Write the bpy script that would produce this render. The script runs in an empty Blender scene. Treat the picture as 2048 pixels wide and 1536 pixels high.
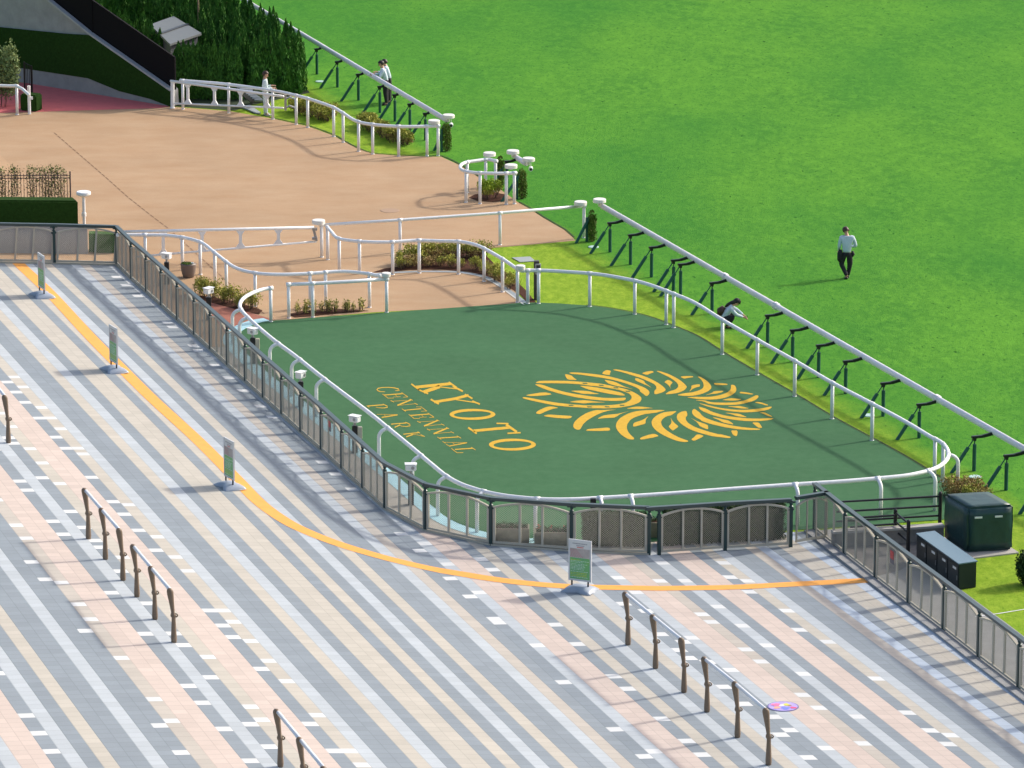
import bpy, bmesh, math, random
import numpy as np
from mathutils import Vector, Matrix
from mathutils.geometry import tessellate_polygon
random.seed(7)
SC = bpy.context.scene
COL = SC.collection
# ---------------------------------------------------------------- camera, sky, sun
F = 10500.0; CX, CY, H = 1024.0, 768.0, 38.0
TH = math.atan(2725 / F)
cd = bpy.data.cameras.new('camera'); cam = bpy.data.objects.new('camera', cd); COL.objects.link(cam)
cam.location = (0, 0, H); cam.rotation_euler = (math.pi / 2 - TH, 0, 0)
cd.sensor_width = 36; cd.lens = F / 2048 * 36; cd.clip_start = 1; cd.clip_end = 3000
SC.camera = cam
SUN_EL = math.radians(33); SUN_AZ = math.atan2(.865, .50)
w = bpy.data.worlds.new('World'); SC.world = w; w.use_nodes = True
nt = w.node_tree; sky = nt.nodes.new('ShaderNodeTexSky'); sky.sky_type = 'NISHITA'; sky.sun_disc = False
sky.sun_elevation = SUN_EL; sky.sun_rotation = SUN_AZ; sky.dust_density = 4; sky.ozone_density = .8; sky.air_density = 1.0
nt.links.new(sky.outputs[0], nt.nodes['Background'].inputs[0]); nt.nodes['Background'].inputs[1].default_value = 0.15
sd = bpy.data.lights.new('sun', 'SUN'); sd.energy = 2.2; sd.angle = math.radians(3); sd.color = (1, .95, .86)
so = bpy.data.objects.new('sun', sd); COL.objects.link(so)
to_sun = Vector((math.sin(SUN_AZ) * math.cos(SUN_EL), math.cos(SUN_AZ) * math.cos(SUN_EL), math.sin(SUN_EL)))
so.rotation_euler = to_sun.to_track_quat('Z', 'Y').to_euler(); so.location = to_sun * 300
SC.view_settings.view_transform = 'Standard'; SC.view_settings.look = 'None'
SC.view_settings.exposure = 0.66; SC.view_settings.gamma = 1
# ---------------------------------------------------------------- terrain and projection
AN = math.radians(17.5); NX, NY = math.cos(AN), math.sin(AN); DX, DY = math.sin(AN), -math.cos(AN)
S0 = 36.6; SLOPE = .08
def T(x, y): return SLOPE * max(0.0, S0 - (x * NX + y * NY))
def ray(px, py):
    x = (px - CX) / F; y = (py - CY) / F
    return Vector((x, math.cos(TH) - y * math.sin(TH), -math.sin(TH) - y * math.cos(TH)))
def G(px, py, h=0.0):
    """pixel of the photograph -> point at height h above the ground"""
    r = ray(px, py); z = h
    for _ in range(12):
        t = (z - H) / r.z; z = T(r.x * t, r.y * t) + h
    t = (z - H) / r.z
    return Vector((r.x * t, r.y * t, z))
def WP(px, py, A, B):
    """pixel -> point on the vertical plane through ground points A, B"""
    n = Vector((B.y - A.y, A.x - B.x, 0)); r = ray(px, py); t = n.dot(A - Vector((0, 0, H))) / n.dot(r)
    return Vector((0, 0, H)) + r * t
def V(x, y, h=0.0): return Vector((x, y, T(x, y) + h))
# ---------------------------------------------------------------- materials
MATS = {}
def mat(name, col, rough=.6, metal=0., var=.0, vscale=3., bump=0., bscale=60., spec=.4, col2=None, stretch=(1, 1, 1), grain=0., big=0.):
    if name in MATS: return MATS[name]
    m = bpy.data.materials.new(name); m.use_nodes = True; n = m.node_tree.nodes; l = m.node_tree.links
    b = n['Principled BSDF']; b.inputs['Roughness'].default_value = rough; b.inputs['Metallic'].default_value = metal
    b.inputs['Specular IOR Level'].default_value = spec
    c = list(col) + [1]
    b.inputs['Base Color'].default_value = c
    geo = n.new('ShaderNodeNewGeometry'); mp = n.new('ShaderNodeMapping'); mp.inputs['Scale'].default_value = stretch
    l.new(geo.outputs['Position'], mp.inputs['Vector'])
    if var or col2:
        tx = n.new('ShaderNodeTexNoise'); tx.inputs['Scale'].default_value = vscale; tx.inputs['Detail'].default_value = 6
        tx.inputs['Roughness'].default_value = .65
        l.new(mp.outputs[0], tx.inputs['Vector'])
        rp = n.new('ShaderNodeValToRGB'); e = rp.color_ramp.elements
        e[0].position = .3; e[1].position = .7
        if col2: e[0].color = c; e[1].color = list(col2) + [1]
        else:
            e[0].color = [v * (1 - var) for v in col] + [1]; e[1].color = [min(1, v * (1 + var)) for v in col] + [1]
        l.new(tx.outputs['Fac'], rp.inputs[0]); out = rp.outputs[0]
        for amt, sc_ in ((grain, 38.), (big, .33)):
            if amt:
                q = n.new('ShaderNodeTexNoise'); q.inputs['Scale'].default_value = sc_; q.inputs['Detail'].default_value = 5; l.new(geo.outputs['Position'], q.inputs['Vector'])
                k = n.new('ShaderNodeMath'); k.operation = 'MULTIPLY_ADD'; l.new(q.outputs['Fac'], k.inputs[0]); k.inputs[1].default_value = 2 * amt; k.inputs[2].default_value = 1 - amt
                vm = n.new('ShaderNodeVectorMath'); vm.operation = 'SCALE'; l.new(out, vm.inputs[0]); l.new(k.outputs[0], vm.inputs['Scale']); out = vm.outputs[0]
        l.new(out, b.inputs['Base Color'])
    if bump:
        t2 = n.new('ShaderNodeTexNoise'); t2.inputs['Scale'].default_value = bscale; t2.inputs['Detail'].default_value = 4
        bp = n.new('ShaderNodeBump'); bp.inputs['Strength'].default_value = bump; bp.inputs['Distance'].default_value = .02
        l.new(mp.outputs[0], t2.inputs['Vector']); l.new(t2.outputs['Fac'], bp.inputs['Height']); l.new(bp.outputs[0], b.inputs['Normal'])
    MATS[name] = m
    return m
WHITE = mat('white_rail_paint', (.80, .80, .80), .35, var=.06, vscale=8)
CAPW = mat('cream_cap', (.72, .69, .64), .5, var=.05)
BEAMW = mat('turf_rail_white', (.76, .73, .76), .4, var=.05, vscale=2)
DKGRN = mat('dark_green_paint', (.018, .045, .045), .35)
SLEEVE = mat('green_sleeve', (.010, .085, .060), .5, var=.15, vscale=10)
BLACK = mat('black_metal', (.012, .013, .016), .4)
BEIGE = mat('beige_metal', (.42, .39, .32), .5, var=.06)
MESHM = mat('mesh_metal', (.23, .225, .19), .5)
CONC = mat('concrete', (.30, .30, .30), .85, var=.15, vscale=2, bump=.2)
CONCD = mat('concrete_brown', (.25, .23, .21), .9, var=.2, vscale=4, bump=.2)  # darker, browner concrete of the low wall body
RAILTOP = mat('fence_rail_sheen', (.03, .055, .058), .35, spec=.6)  # post green made lighter, sky sheen of the rail top put into the colour
BRONZE = mat('bollard_brown', (.175, .125, .085), .5, var=.12, vscale=15)
PIPE = mat('pipe_steel', (.72, .74, .78), .35, metal=.0)
STEEL = mat('grey_steel', (.35, .36, .38), .35, metal=.6)
TURFCLAD = mat('artificial_turf_clad', (.018, .05, .008), .95, var=.25, vscale=12, bump=.8, bscale=90, spec=.1)
SOIL = mat('soil', (.065, .028, .018), .95, var=.4, vscale=14, bump=1, bscale=30, spec=.1)
ORANGE = mat('orange_line_paint', (.83, .36, .07), .7, var=.06, vscale=4, bump=.1)
GOLD = mat('yellow_deck_paint', (.57, .345, .035), .8, var=.10, vscale=9, spec=.15, bump=.2, bscale=80, grain=.12)
LBLUE = mat('light_blue_strip', (.34, .56, .62), .6, var=.08)
SKIN = mat('skin', (.48, .27, .18), .5); HAIR = mat('hair', (.018, .013, .011), .5)
HAIRB = mat('brown_hair', (.06, .028, .02), .5)
SHIRT = mat('pale_shirt', (.50, .57, .66), .8, var=.08, vscale=12, bump=.4, bscale=14)
TROUS = mat('dark_trousers', (.018, .016, .022), .8, bump=.3, bscale=14)
UNIF = mat('pale_uniform', (.50, .58, .60), .8, var=.06, vscale=12, bump=.4, bscale=14)
SHOE = mat('black_shoe', (.012, .012, .012), .4); SHOEW = mat('white_shoe', (.6, .6, .6), .6)
# ---------------------------------------------------------------- object helpers
def tag(o, label=None, cat=None, group=None, kind=None):
    if label: o['label'] = label
    if cat: o['category'] = cat
    if group: o['group'] = group
    if kind: o['kind'] = kind
    return o
def thing(name, label, cat, loc=(0, 0, 0), group=None):
    o = bpy.data.objects.new(name, None); COL.objects.link(o); o.location = loc; o.empty_display_size = .2
    return tag(o, label, cat, group)
def obj(name, bm, m, parent=None, smooth=False, world=True):
    me = bpy.data.meshes.new(name); bm.to_mesh(me); bm.free()
    if smooth:
        for p in me.polygons: p.use_smooth = True
    for mm in (m if isinstance(m, (list, tuple)) else [m]): me.materials.append(mm)
    o = bpy.data.objects.new(name, me); COL.objects.link(o)
    if parent is not None:
        o.parent = parent
        if world: # mesh was built in world coordinates
            b = parent; off = Vector((0, 0, 0))
            while b is not None: off += b.location; b = b.parent
            me.transform(Matrix.Translation(-off))
    else:
        c = sum((Vector(c) for c in o.bound_box), Vector()) / 8; z0 = min(c_[2] for c_ in o.bound_box)
        if world:
            me.transform(Matrix.Translation((-c.x, -c.y, -z0))); o.location = (c.x, c.y, z0)
    return o
def copy_tree(o, parent=None):
    c = o.copy(); COL.objects.link(c); c.parent = parent
    for ch in o.children: copy_tree(ch, c)
    return c
def quad(bm, pts):
    return bm.faces.new([bm.verts.new(p) for p in pts])
def box(bm, c, size, ax=None, ay=None, az=None, bevel=0):
    ax = (ax or Vector((1, 0, 0))).normalized(); ay = (ay or Vector((0, 1, 0))).normalized(); az = (az or Vector((0, 0, 1))).normalized()
    vs = []
    for sx in (-1, 1):
        for sy in (-1, 1):
            for sz in (-1, 1):
                vs.append(bm.verts.new(Vector(c) + ax * (sx * size[0] / 2) + ay * (sy * size[1] / 2) + az * (sz * size[2] / 2)))
    f = [(0, 1, 3, 2), (4, 6, 7, 5), (0, 4, 5, 1), (2, 3, 7, 6), (0, 2, 6, 4), (1, 5, 7, 3)]
    fs = [bm.faces.new([vs[i] for i in q]) for q in f]
    if bevel:
        es = list({e for q in fs for e in q.edges})
        bmesh.ops.bevel(bm, geom=es, offset=bevel, segments=2, affect='EDGES')
def bar(bm, a, b, wd, ht, up=Vector((0, 0, 1)), bevel=0):
    a = Vector(a); b = Vector(b); d = (b - a); L = d.length; d.normalize()
    s = d.cross(up)
    if s.length < 1e-4: s = Vector((1, 0, 0))
    s.normalize(); u = s.cross(d)
    box(bm, (a + b) / 2, (L, wd, ht), d, s, u, bevel)
def tube(bm, pts, r, n=10, cap=True, closed=False):
    pts = [Vector(p) for p in pts]; rings = []; m = len(pts)
    rr = r if isinstance(r, (list, tuple)) else [r] * m
    prev = None
    for i, p in enumerate(pts):
        if closed: d = pts[(i + 1) % m] - pts[i - 1]
        else: d = pts[min(i + 1, m - 1)] - pts[max(i - 1, 0)]
        d.normalize()
        if prev is None:
            s = d.cross(Vector((0, 0, 1)))
            if s.length < 1e-3: s = Vector((1, 0, 0))
        else:
            s = prev - d * prev.dot(d)
        s.normalize(); prev = s; u = d.cross(s)
        rings.append([bm.verts.new(p + (s * math.cos(2 * math.pi * k / n) + u * math.sin(2 * math.pi * k / n)) * rr[i]) for k in range(n)])
    for i in range(m if closed else m - 1):
        A = rings[i]; B = rings[(i + 1) % m]
        for k in range(n): bm.faces.new((A[k], A[(k + 1) % n], B[(k + 1) % n], B[k]))
    if cap and not closed: bm.faces.new(rings[0][::-1]); bm.faces.new(rings[-1])
def lathe(bm, c, prof, n=16, ax=Vector((0, 0, 1))):
    """prof: list of (r, z)"""
    c = Vector(c); tube(bm, [c + ax * z for r, z in prof], [max(r, .0005) for r, z in prof], n)
def spline(pts, n=8):
    P = [Vector(p) for p in pts]; out = []
    for i in range(len(P) - 1):
        p0 = P[max(i - 1, 0)]; p1 = P[i]; p2 = P[i + 1]; p3 = P[min(i + 2, len(P) - 1)]
        for k in range(n):
            t = k / n
            out.append(.5 * ((2 * p1) + (p2 - p0) * t + (2 * p0 - 5 * p1 + 4 * p2 - p3) * t * t + (3 * p1 - p0 - 3 * p2 + p3) * t ** 3))
    out.append(P[-1]); return out
def sheet(name, pts, dz, m, thick=0, **kw):
    """flat ground sheet through world xy points, draped over the ground, folded at the crease"""
    bm = bmesh.new(); vs = [bm.verts.new((p[0], p[1], 0)) for p in pts]
    for t in tessellate_polygon([[Vector((p[0], p[1], 0)) for p in pts]]):
        try: bm.faces.new([vs[i] for i in t])
        except ValueError: pass
    bmesh.ops.bisect_plane(bm, geom=bm.verts[:] + bm.edges[:] + bm.faces[:], plane_co=(NX * S0, NY * S0, 0), plane_no=(NX, NY, 0))
    for v in bm.verts: v.co.z = T(v.co.x, v.co.y) + dz
    bmesh.ops.recalc_face_normals(bm, faces=bm.faces[:])
    if bm.faces and sum(f.normal.z for f in bm.faces) < 0: bmesh.ops.reverse_faces(bm, faces=bm.faces[:])
    if thick:
        r = bmesh.ops.extrude_face_region(bm, geom=bm.faces[:])
        for g in r['geom']:
            if isinstance(g, bmesh.types.BMVert): g.co.z += thick
        bmesh.ops.recalc_face_normals(bm, faces=bm.faces[:])
    return obj(name, bm, m, **kw)
def band(name, path, w0, w1, dz, m, **kw):
    """strip along a world path between lateral offsets w0 and w1 (left positive)"""
    L, R = [], []
    for i, p in enumerate(path):
        d = path[min(i + 1, len(path) - 1)] - path[max(i - 1, 0)]; d.z = 0; d.normalize(); n = Vector((-d.y, d.x, 0))
        L.append(p + n * w1); R.append(p + n * w0)
    bm = bmesh.new(); a = [bm.verts.new((p.x, p.y, T(p.x, p.y) + dz)) for p in L]; b = [bm.verts.new((p.x, p.y, T(p.x, p.y) + dz)) for p in R]
    for i in range(len(path) - 1): bm.faces.new((a[i], b[i], b[i + 1], a[i + 1]))
    return obj(name, bm, m, **kw)
def px(s): return [tuple(float(v) for v in q.split(',')) for q in s.split()]
def gp(s, h=0.): return [G(a, b, h) for a, b in px(s)]
# ---------------------------------------------------------------- ground materials
def grass_material():
    m = bpy.data.materials.new('grass'); m.use_nodes = True; n = m.node_tree.nodes; l = m.node_tree.links
    b = n['Principled BSDF']; b.inputs['Roughness'].default_value = .85; b.inputs['Specular IOR Level'].default_value = .04
    g = n.new('ShaderNodeNewGeometry')
    def noise(s, d, r=.6, sc=(1, 1, 1), rz=0):
        mp = n.new('ShaderNodeMapping'); mp.inputs['Scale'].default_value = sc; mp.inputs['Rotation'].default_value = (0, 0, rz)
        t = n.new('ShaderNodeTexNoise'); t.inputs['Scale'].default_value = s; t.inputs['Detail'].default_value = d; t.inputs['Roughness'].default_value = r
        l.new(g.outputs['Position'], mp.inputs[0]); l.new(mp.outputs[0], t.inputs['Vector']); return t.outputs['Fac']
    def mix(f, a, c):
        x = n.new('ShaderNodeMix'); x.data_type = 'RGBA'
        if isinstance(f, float): x.inputs[0].default_value = f
        else: l.new(f, x.inputs[0])
        for i, q in ((6, a), (7, c)):
            if isinstance(q, tuple): x.inputs[i].default_value = (*q, 1)
            else: l.new(q, x.inputs[i])
        return x.outputs[2]
    def ramp(f, a, c):
        x = n.new('ShaderNodeMapRange'); x.inputs[1].default_value = a; x.inputs[2].default_value = c; x.clamp = True
        l.new(f, x.inputs[0]); return x.outputs[0]
    base = mix(ramp(noise(.35, 4, .6, (1, .45, 1), .3), .35, .65), (.056, .20, .022), (.090, .262, .025))
    base = mix(ramp(noise(2.6, 6, .72, (1, .5, 1), .3), .42, .72), base, (.122, .33, .032))
    base = mix(ramp(noise(9, 5, .75, (1, .45, 1), .3), .50, .68), base, (.042, .165, .022))
    base = mix(ramp(noise(5., 3, .5, (1, .4, 1)), .66, .74), base, (.018, .10, .010))
    base = mix(ramp(noise(.11, 3, .5, (1, .5, 1), .5), .40, .62), base, mix(.45, base, (.020, .155, .022)))
    # mowing direction bands along the rail
    # verge grass between the running rail and the paddock is another, yellower grass
    dt = n.new('ShaderNodeVectorMath'); dt.operation = 'DOT_PRODUCT'; a20 = math.radians(20)
    l.new(g.outputs['Position'], dt.inputs[0]); dt.inputs[1].default_value = (math.cos(a20), math.sin(a20), 0)
    rl = G(1500, 700); sref = rl.x * math.cos(a20) + rl.y * math.sin(a20)
    add = n.new('ShaderNodeMath'); add.operation = 'MULTIPLY_ADD'; l.new(noise(.8, 3), add.inputs[0]); add.inputs[1].default_value = 1.2; l.new(dt.outputs['Value'], add.inputs[2])
    vg = ramp(add.outputs[0], sref + 1.2, sref - .1)
    verge = mix(ramp(noise(4, 5, .7, (1, .5, 1)), .4, .65), (.175, .30, .022), (.275, .39, .038))
    verge = mix(ramp(noise(11, 4, .7), .55, .7), verge, (.10, .20, .015))
    vg2 = n.new('ShaderNodeMath'); vg2.operation = 'MULTIPLY'; l.new(vg, vg2.inputs[0]); l.new(ramp(noise(.9, 3), .12, .36), vg2.inputs[1])
    out = mix(vg2.outputs[0], base, verge)
    l.new(out, b.inputs['Base Color'])
    bp = n.new('ShaderNodeBump'); bp.inputs['Strength'].default_value = .55; bp.inputs['Distance'].default_value = .05
    l.new(noise(14, 6, .8), bp.inputs['Height']); l.new(bp.outputs[0], b.inputs['Normal'])
    return m
GRASS = grass_material()
SAND = mat('sand_rubber', (.37, .235, .135), .9, var=0, vscale=1.1, bump=.25, bscale=70, spec=.15, col2=(.42, .29, .18), stretch=(.5, 1, 1), grain=.16, big=.14)
DECK = mat('deck_green', (.038, .120, .050), .9, vscale=3, bump=.25, bscale=80, spec=.15, col2=(.052, .138, .062), grain=.16, big=.16)
RED = mat('red_track', (.60, .14, .14), .85, var=.08, vscale=3, bump=.2)
REDB = mat('red_brown_pad', (.30, .11, .075), .9, var=.1, vscale=4)
def paving_material():
    m = bpy.data.materials.new('striped_pavers'); m.use_nodes = True; n = m.node_tree.nodes; l = m.node_tree.links
    b = n['Principled BSDF']; b.inputs['Roughness'].default_value = .75; b.inputs['Specular IOR Level'].default_value = .3
    def M(op, a, c=None, d=None):
        x = n.new('ShaderNodeMath'); x.operation = op
        for i, q in enumerate((a, c, d)):
            if q is None: continue
            if isinstance(q, (int, float)): x.inputs[i].default_value = q
            else: l.new(q, x.inputs[i])
        return x.outputs[0]
    uv = n.new('ShaderNodeUVMap'); uv.uv_map = 'kj'; sp = n.new('ShaderNodeSeparateXYZ'); l.new(uv.outputs[0], sp.inputs[0])
    k = M('FLOOR', sp.outputs[0]); j = sp.outputs[1]; cell = M('FLOOR', M('DIVIDE', j, 5.))
    def wn(a, c):
        cb = n.new('ShaderNodeCombineXYZ'); l.new(a, cb.inputs[0]); l.new(c, cb.inputs[1])
        t = n.new('ShaderNodeTexWhiteNoise'); t.noise_dimensions = '2D'; l.new(cb.outputs[0], t.inputs['Vector']); return t.outputs['Value']
    tgt = M('FLOOR', M('MULTIPLY', wn(k, cell), 5.)); cur = M('SUBTRACT', M('FLOOR', j), M('MULTIPLY', cell, 5.))
    hit = M('LESS_THAN', M('ABSOLUTE', M('SUBTRACT', cur, tgt)), .5)
    at = n.new('ShaderNodeAttribute'); at.attribute_name = 'stripe'
    hit = M('MULTIPLY', hit, M('LESS_THAN', wn(M('ADD', k, 77.), cell), at.outputs['Alpha']))
    x = n.new('ShaderNodeMix'); x.data_type = 'RGBA'; l.new(hit, x.inputs[0]); l.new(at.outputs['Color'], x.inputs[6]); x.inputs[7].default_value = (.62, .63, .625, 1)
    # tone of single pavers, wear and joints
    tone = M('MULTIPLY_ADD', wn(k, M('FLOOR', j)), .10, .95)
    g = n.new('ShaderNodeNewGeometry'); t = n.new('ShaderNodeTexNoise'); t.inputs['Scale'].default_value = .7; t.inputs['Detail'].default_value = 7; t.inputs['Roughness'].default_value = .7
    l.new(g.outputs['Position'], t.inputs['Vector']); tone = M('MULTIPLY', tone, M('MULTIPLY_ADD', t.outputs['Fac'], .26, .87))
    t3 = n.new('ShaderNodeTexNoise'); t3.inputs['Scale'].default_value = 45; t3.inputs['Detail'].default_value = 3
    l.new(g.outputs['Position'], t3.inputs['Vector']); tone = M('MULTIPLY', tone, M('MULTIPLY_ADD', t3.outputs['Fac'], .2, .9))
    fk = M('FRACT', sp.outputs[0]); fj = M('FRACT', j)
    jn = M('MAXIMUM', M('LESS_THAN', fk, .05), M('LESS_THAN', fj, .06))
    tone = M('MULTIPLY', tone, M('MULTIPLY_ADD', jn, -.19, 1.))
    vm = n.new('ShaderNodeVectorMath'); vm.operation = 'SCALE'; l.new(x.outputs[2], vm.inputs[0]); l.new(tone, vm.inputs['Scale'])
    l.new(vm.outputs[0], b.inputs['Base Color'])
    bp = n.new('ShaderNodeBump'); bp.inputs['Strength'].default_value = .15; bp.inputs['Distance'].default_value = .01
    l.new(t3.outputs['Fac'], bp.inputs['Height']); l.new(bp.outputs[0], b.inputs['Normal'])
    return m
# ---------------------------------------------------------------- setting
bm = bmesh.new()
for s0, s1 in ((-160, 0), (0, 700)):
    for a in range(8):
        t0 = -250 + a * 100
        pts = []
        for s, t in ((s0, t0), (s1, t0), (s1, t0 + 100), (s0, t0 + 100)):
            ss = S0 + s; x = ss * NX - t * DX; y = ss * NY - t * DY
            pts.append((x, y, T(x, y)))
        quad(bm, pts)
bmesh.ops.remove_doubles(bm, verts=bm.verts[:], dist=.001)
bmesh.ops.recalc_face_normals(bm, faces=bm.faces[:])
if bm.faces[:][0].normal.z < 0: bmesh.ops.reverse_faces(bm, faces=bm.faces[:])
tag(obj('ground', bm, GRASS), 'bright green race track turf and lawn', kind='structure')
# paving : stripe unit k against picture column, at four rows of the picture
PV = {1490: '0:20.5 2:84.8 3:115.5 4:147.6 5:177.7 6:207.8 8:268.3 9:298 11:362 12:393 14:454.5 15:485 16:514 17:547 18:577.6 20:635.7 21:664.7 23:725.6 25:787 26:818 27:847 28:879.4 30:937.5 31:965 32:995.6 33:1023 34:1053.7 35:1082.8 36:1111.8 38:1171.6 39:1199 40:1228 42:1287.8 43:1316.9 45:1373 46:1406 47:1435 48:1460.8 49:1488 50:1519 51:1544.5 52:1573.6 54:1628 55:1657 57:1713.7 58:1741 59:1770 60:1797 61:1824.8 63:1881 64:1910 65:1936 66:1961.5 68:2014.4',
      1240: '6:25.6 8:83.7 9:111 11:171 14:253 15:283.7 16:309 17:338 18:362 20:420 21:447.7 22:473 23:500.7 25:555 26:584 27:612 28:637.4 30:693.8 31:717 32:742.7 33:770 34:797.4 35:823 36:850.4 38:905 39:930.7 40:956 42:1011 43:1036.6 45:1089.6 46:1115 47:1142.6 48:1166.5 49:1192 50:1217.8 51:1245 52:1270.7 54:1321 55:1350 57:1402.7 58:1428 59:1454 60:1478 61:1505 63:1556.5 64:1583.8 65:1609 66:1635 68:1693 69:1715 70:1739 71:1765',
      940: '15:35.9 16:61.5 17:85.4 20:157 21:183 22:208 23:232 25:278.5 27:324.7 28:347 30:394.7 31:418.7 34:492 35:514 36:536.6 38:586 39:608 40:632',
      620: '26:1.2 27:23 28:40 30:80.6 31:101 32:122 34:161 35:180.7 36:200 38:240.5 39:259 40:278'}
def JR(y): return 470 - 1 / (.00107 * (1.427 + .00107 * y))
A_, B_ = [], []
def terms(k, j): k = (k - 35) / 35; j = (j - 90) / 90; return [1, k, j, k * j, k * k, j * j, k * j * j]
for yy, s in PV.items():
    for q in s.split():
        k, x = q.split(':'); p = G(float(x), yy); A_.append(terms(float(k), JR(yy))); B_.append((p.x, p.y))
CF, res, _, _ = np.linalg.lstsq(np.array(A_), np.array(B_), rcond=None)
print('paving fit rms', (np.abs(np.array(A_) @ CF - np.array(B_)) ** 2).mean() ** .5)
def KJ(k, j):
    v = np.array(terms(k, j)) @ CF; return V(float(v[0]), float(v[1]), .006)
pk, gr, lg, cr, bg, gw, lw, cw = (.535, .445, .39), (.228, .262, .29), (.42, .455, .48), (.46, .425, .365), (.44, .40, .35), 'gw', 'lw', 'cw'
SEQ = 'lw pk pk gw LG gr cr gr gr LG gr gs bw pk pk gw LG gw cw pk pk gw cw LG gr gr cr LG gr cr cr gr cr gr LG gr cr gr gr LG bg gr gw LW pk pk gw cr gr LG gr cr LG gw gw LW pk pk bw gr LW gr pk pk gw cw LG gr gr bg LB gr cr cr LB gr gr'.split()
# index 0 is stripe k=-1 ; after k=40 (grey by the fence) the front area goes on
PAL = {'pk': (pk, 0), 'gr': (gr, 0), 'gw': (gr, .68), 'gs': (gr, .4), 'LG': (lg, 0), 'LW': (lg, .45), 'lw': (lg, .4), 'cr': (cr, 0), 'cw': (cr, .6), 'bg': (bg, 0), 'bw': (bg, .6), 'LB': ((.42, .48, .55), 0)}
bm = bmesh.new(); uvl = bm.loops.layers.uv.new('kj'); cl = bm.loops.layers.float_color.new('stripe')
rs = random.Random(3); pat = 'gr LG gw cr pk pk gw LG gr cr'.split()
for k in range(-34, 86):
    name = SEQ[k + 1] if 0 <= k + 1 < len(SEQ) else pat[(k + 40) % 10]
    c, wf = PAL[name]
    cols = []
    for j in range(-16, 216, 4):
        cols.append([(k, j), (k + 1, j), (k + 1, j + 4), (k, j + 4)])
    for q in cols:
        f = quad(bm, [KJ(*a) for a in q])
        for lp, a in zip(f.loops, q):
            lp[uvl].uv = a; lp[cl] = (*c, float(wf))
bmesh.ops.recalc_face_normals(bm, faces=bm.faces[:])
if sum(f.normal.z for f in bm.faces) < 0: bmesh.ops.reverse_faces(bm, faces=bm.faces[:])
# keep only the side of the concourse
FL = gp('-700,505 0,524 235,530 770,1019 851,1062 982,1091 1143,1104 1300,1111 1585,1094 1700,1040')
tag(obj('paving', bm, paving_material()), 'striped grey, cream and pink paving slabs', kind='structure')
# lawn behind the fences laid over the pavers (same grass), then sand, deck
back = gp('1700,1046 1884,1036 1905,1005 1905,1130') 
lawn = [G(-900, 505), G(0, 521), G(235, 527)] + gp('263,556 421,697 602,862 770,1015 812,1040') + gp('1000,1068 1300,1078 1640,1062 1662,1075 1690,1108 1751,1156 1817,1207 1887,1260 1957,1315 2037,1376 2200,1500 2600,1820')
far = [Vector((70, 60, 0)), Vector((120, 400, 0)), Vector((-160, 400, 0)), Vector((-120, 175, 0))]
sheet('lawn', lawn + far, .010, GRASS, **{}); tag(bpy.data.objects['lawn'], kind='structure')
tag(band('fence_walk', spline(gp('234,531 421,701 602,866 770,1019 851,1062 982,1091 1143,1103 1298,1110'), 3), .05, 1.15, .0125, mat('fence_walk', (.36, .34, .30), .85, var=.1, vscale=2, grain=.1)), kind='structure')
tag(band('service_path', gp('1629,1062 1689,1110 1751,1158 1817,1209 1887,1262 1957,1317 2037,1378 2210,1512'), .02, 1.7, .0135, mat('service_path', (.28, .28, .27), .85, var=.12, vscale=2, grain=.1)), kind='structure')
sandp = px('-120,222 60,224 320,216 345,214 460,223 545,238 592,248 615,253 667,272 686,283 715,298 745,308 797,312 855,314 882,314 917,330 957,355 1000,379 1037,406 1055,416 1086,436 1129,461 1147,477 1151,482 1017,494 940,500 1000,545 1049,609 925,616 740,626 573,641 545,648 505,690 421,696 263,555 235,526 -120,520')
tag(sheet('sand_path', [G(*p) for p in sandp], .014, SAND), kind='structure')
tag(sheet('red_track', gp('-160,145 62,168 345,213 320,217 60,225 -160,226'), .018, RED), kind='structure')
tag(sheet('brick_red_pad', gp('455,672 430,640 400,606 428,604 470,618 520,632 563,645 540,649 515,655'), .018, REDB), kind='structure')
# deck rail path (rail centre, picture) -> world
DR = px('1046,541 1085,541 1140,544 1200,549 1262,560 1300,570 1340,585 1390,606 1445,640 1515,680 1590,722 1665,766 1745,808 1810,843 1860,873 1884,886 1896,903 1893,920 1870,937 1820,950 1755,957 1670,964 1590,969 1450,979 1300,990 1200,996 1140,999 1075,998 1000,990 940,975 900,957 865,930 820,892 776,856 735,823 650,759 592,713 550,682 512,650 484,622 480,608 488,596 505,586 525,579 543,576')
RH = 1.06
dpath = spline([G(a, b, RH) for a, b in DR], 6)
for p in dpath: p.z = T(p.x, p.y)
def offset(path, d):
    out = []
    for i, p in enumerate(path):
        t = path[min(i + 1, len(path) - 1)] - path[max(i - 1, 0)]; t.z = 0; t.normalize(); out.append(p + Vector((-t.y, t.x, 0)) * d)
    return out
off = offset(dpath, .10)   # outward is to the left of the travel direction (clockwise path)
tri = dpath[len(dpath) // 2]
i0 = min(range(len(off)), key=lambda i: (off[i] - G(1893, 1010)).length)
i1 = min(range(len(off)), key=lambda i: (off[i] - G(1060, 1085)).length)
deckpoly = off[:i0] + gp('1925,1010 1915,1035 1884,1041 1660,1057 1575,1062 1300,1085') + off[i1:]
deckpoly = [p for i, p in enumerate(deckpoly) if i == 0 or (p - deckpoly[i - 1]).length > .02]
tag(sheet('green_deck', deckpoly, .0245, DECK), 'dark green rubber deck of the small paddock', kind='structure')
blue = band('light_blue_strip', off[i1 - 4:], .0, .42, .0205, LBLUE); tag(blue, kind='structure')
orange = spline(gp('30,520 44,534 102,589 178,671 239,733 308,801 386,872 434,919 478,964 513,1000 547,1027 590,1053 651,1079 720,1102 805,1125 907,1146 1010,1162 1130,1173 1297,1177 1348,1177 1468,1175 1587,1169 1741,1161'), 6)
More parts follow.
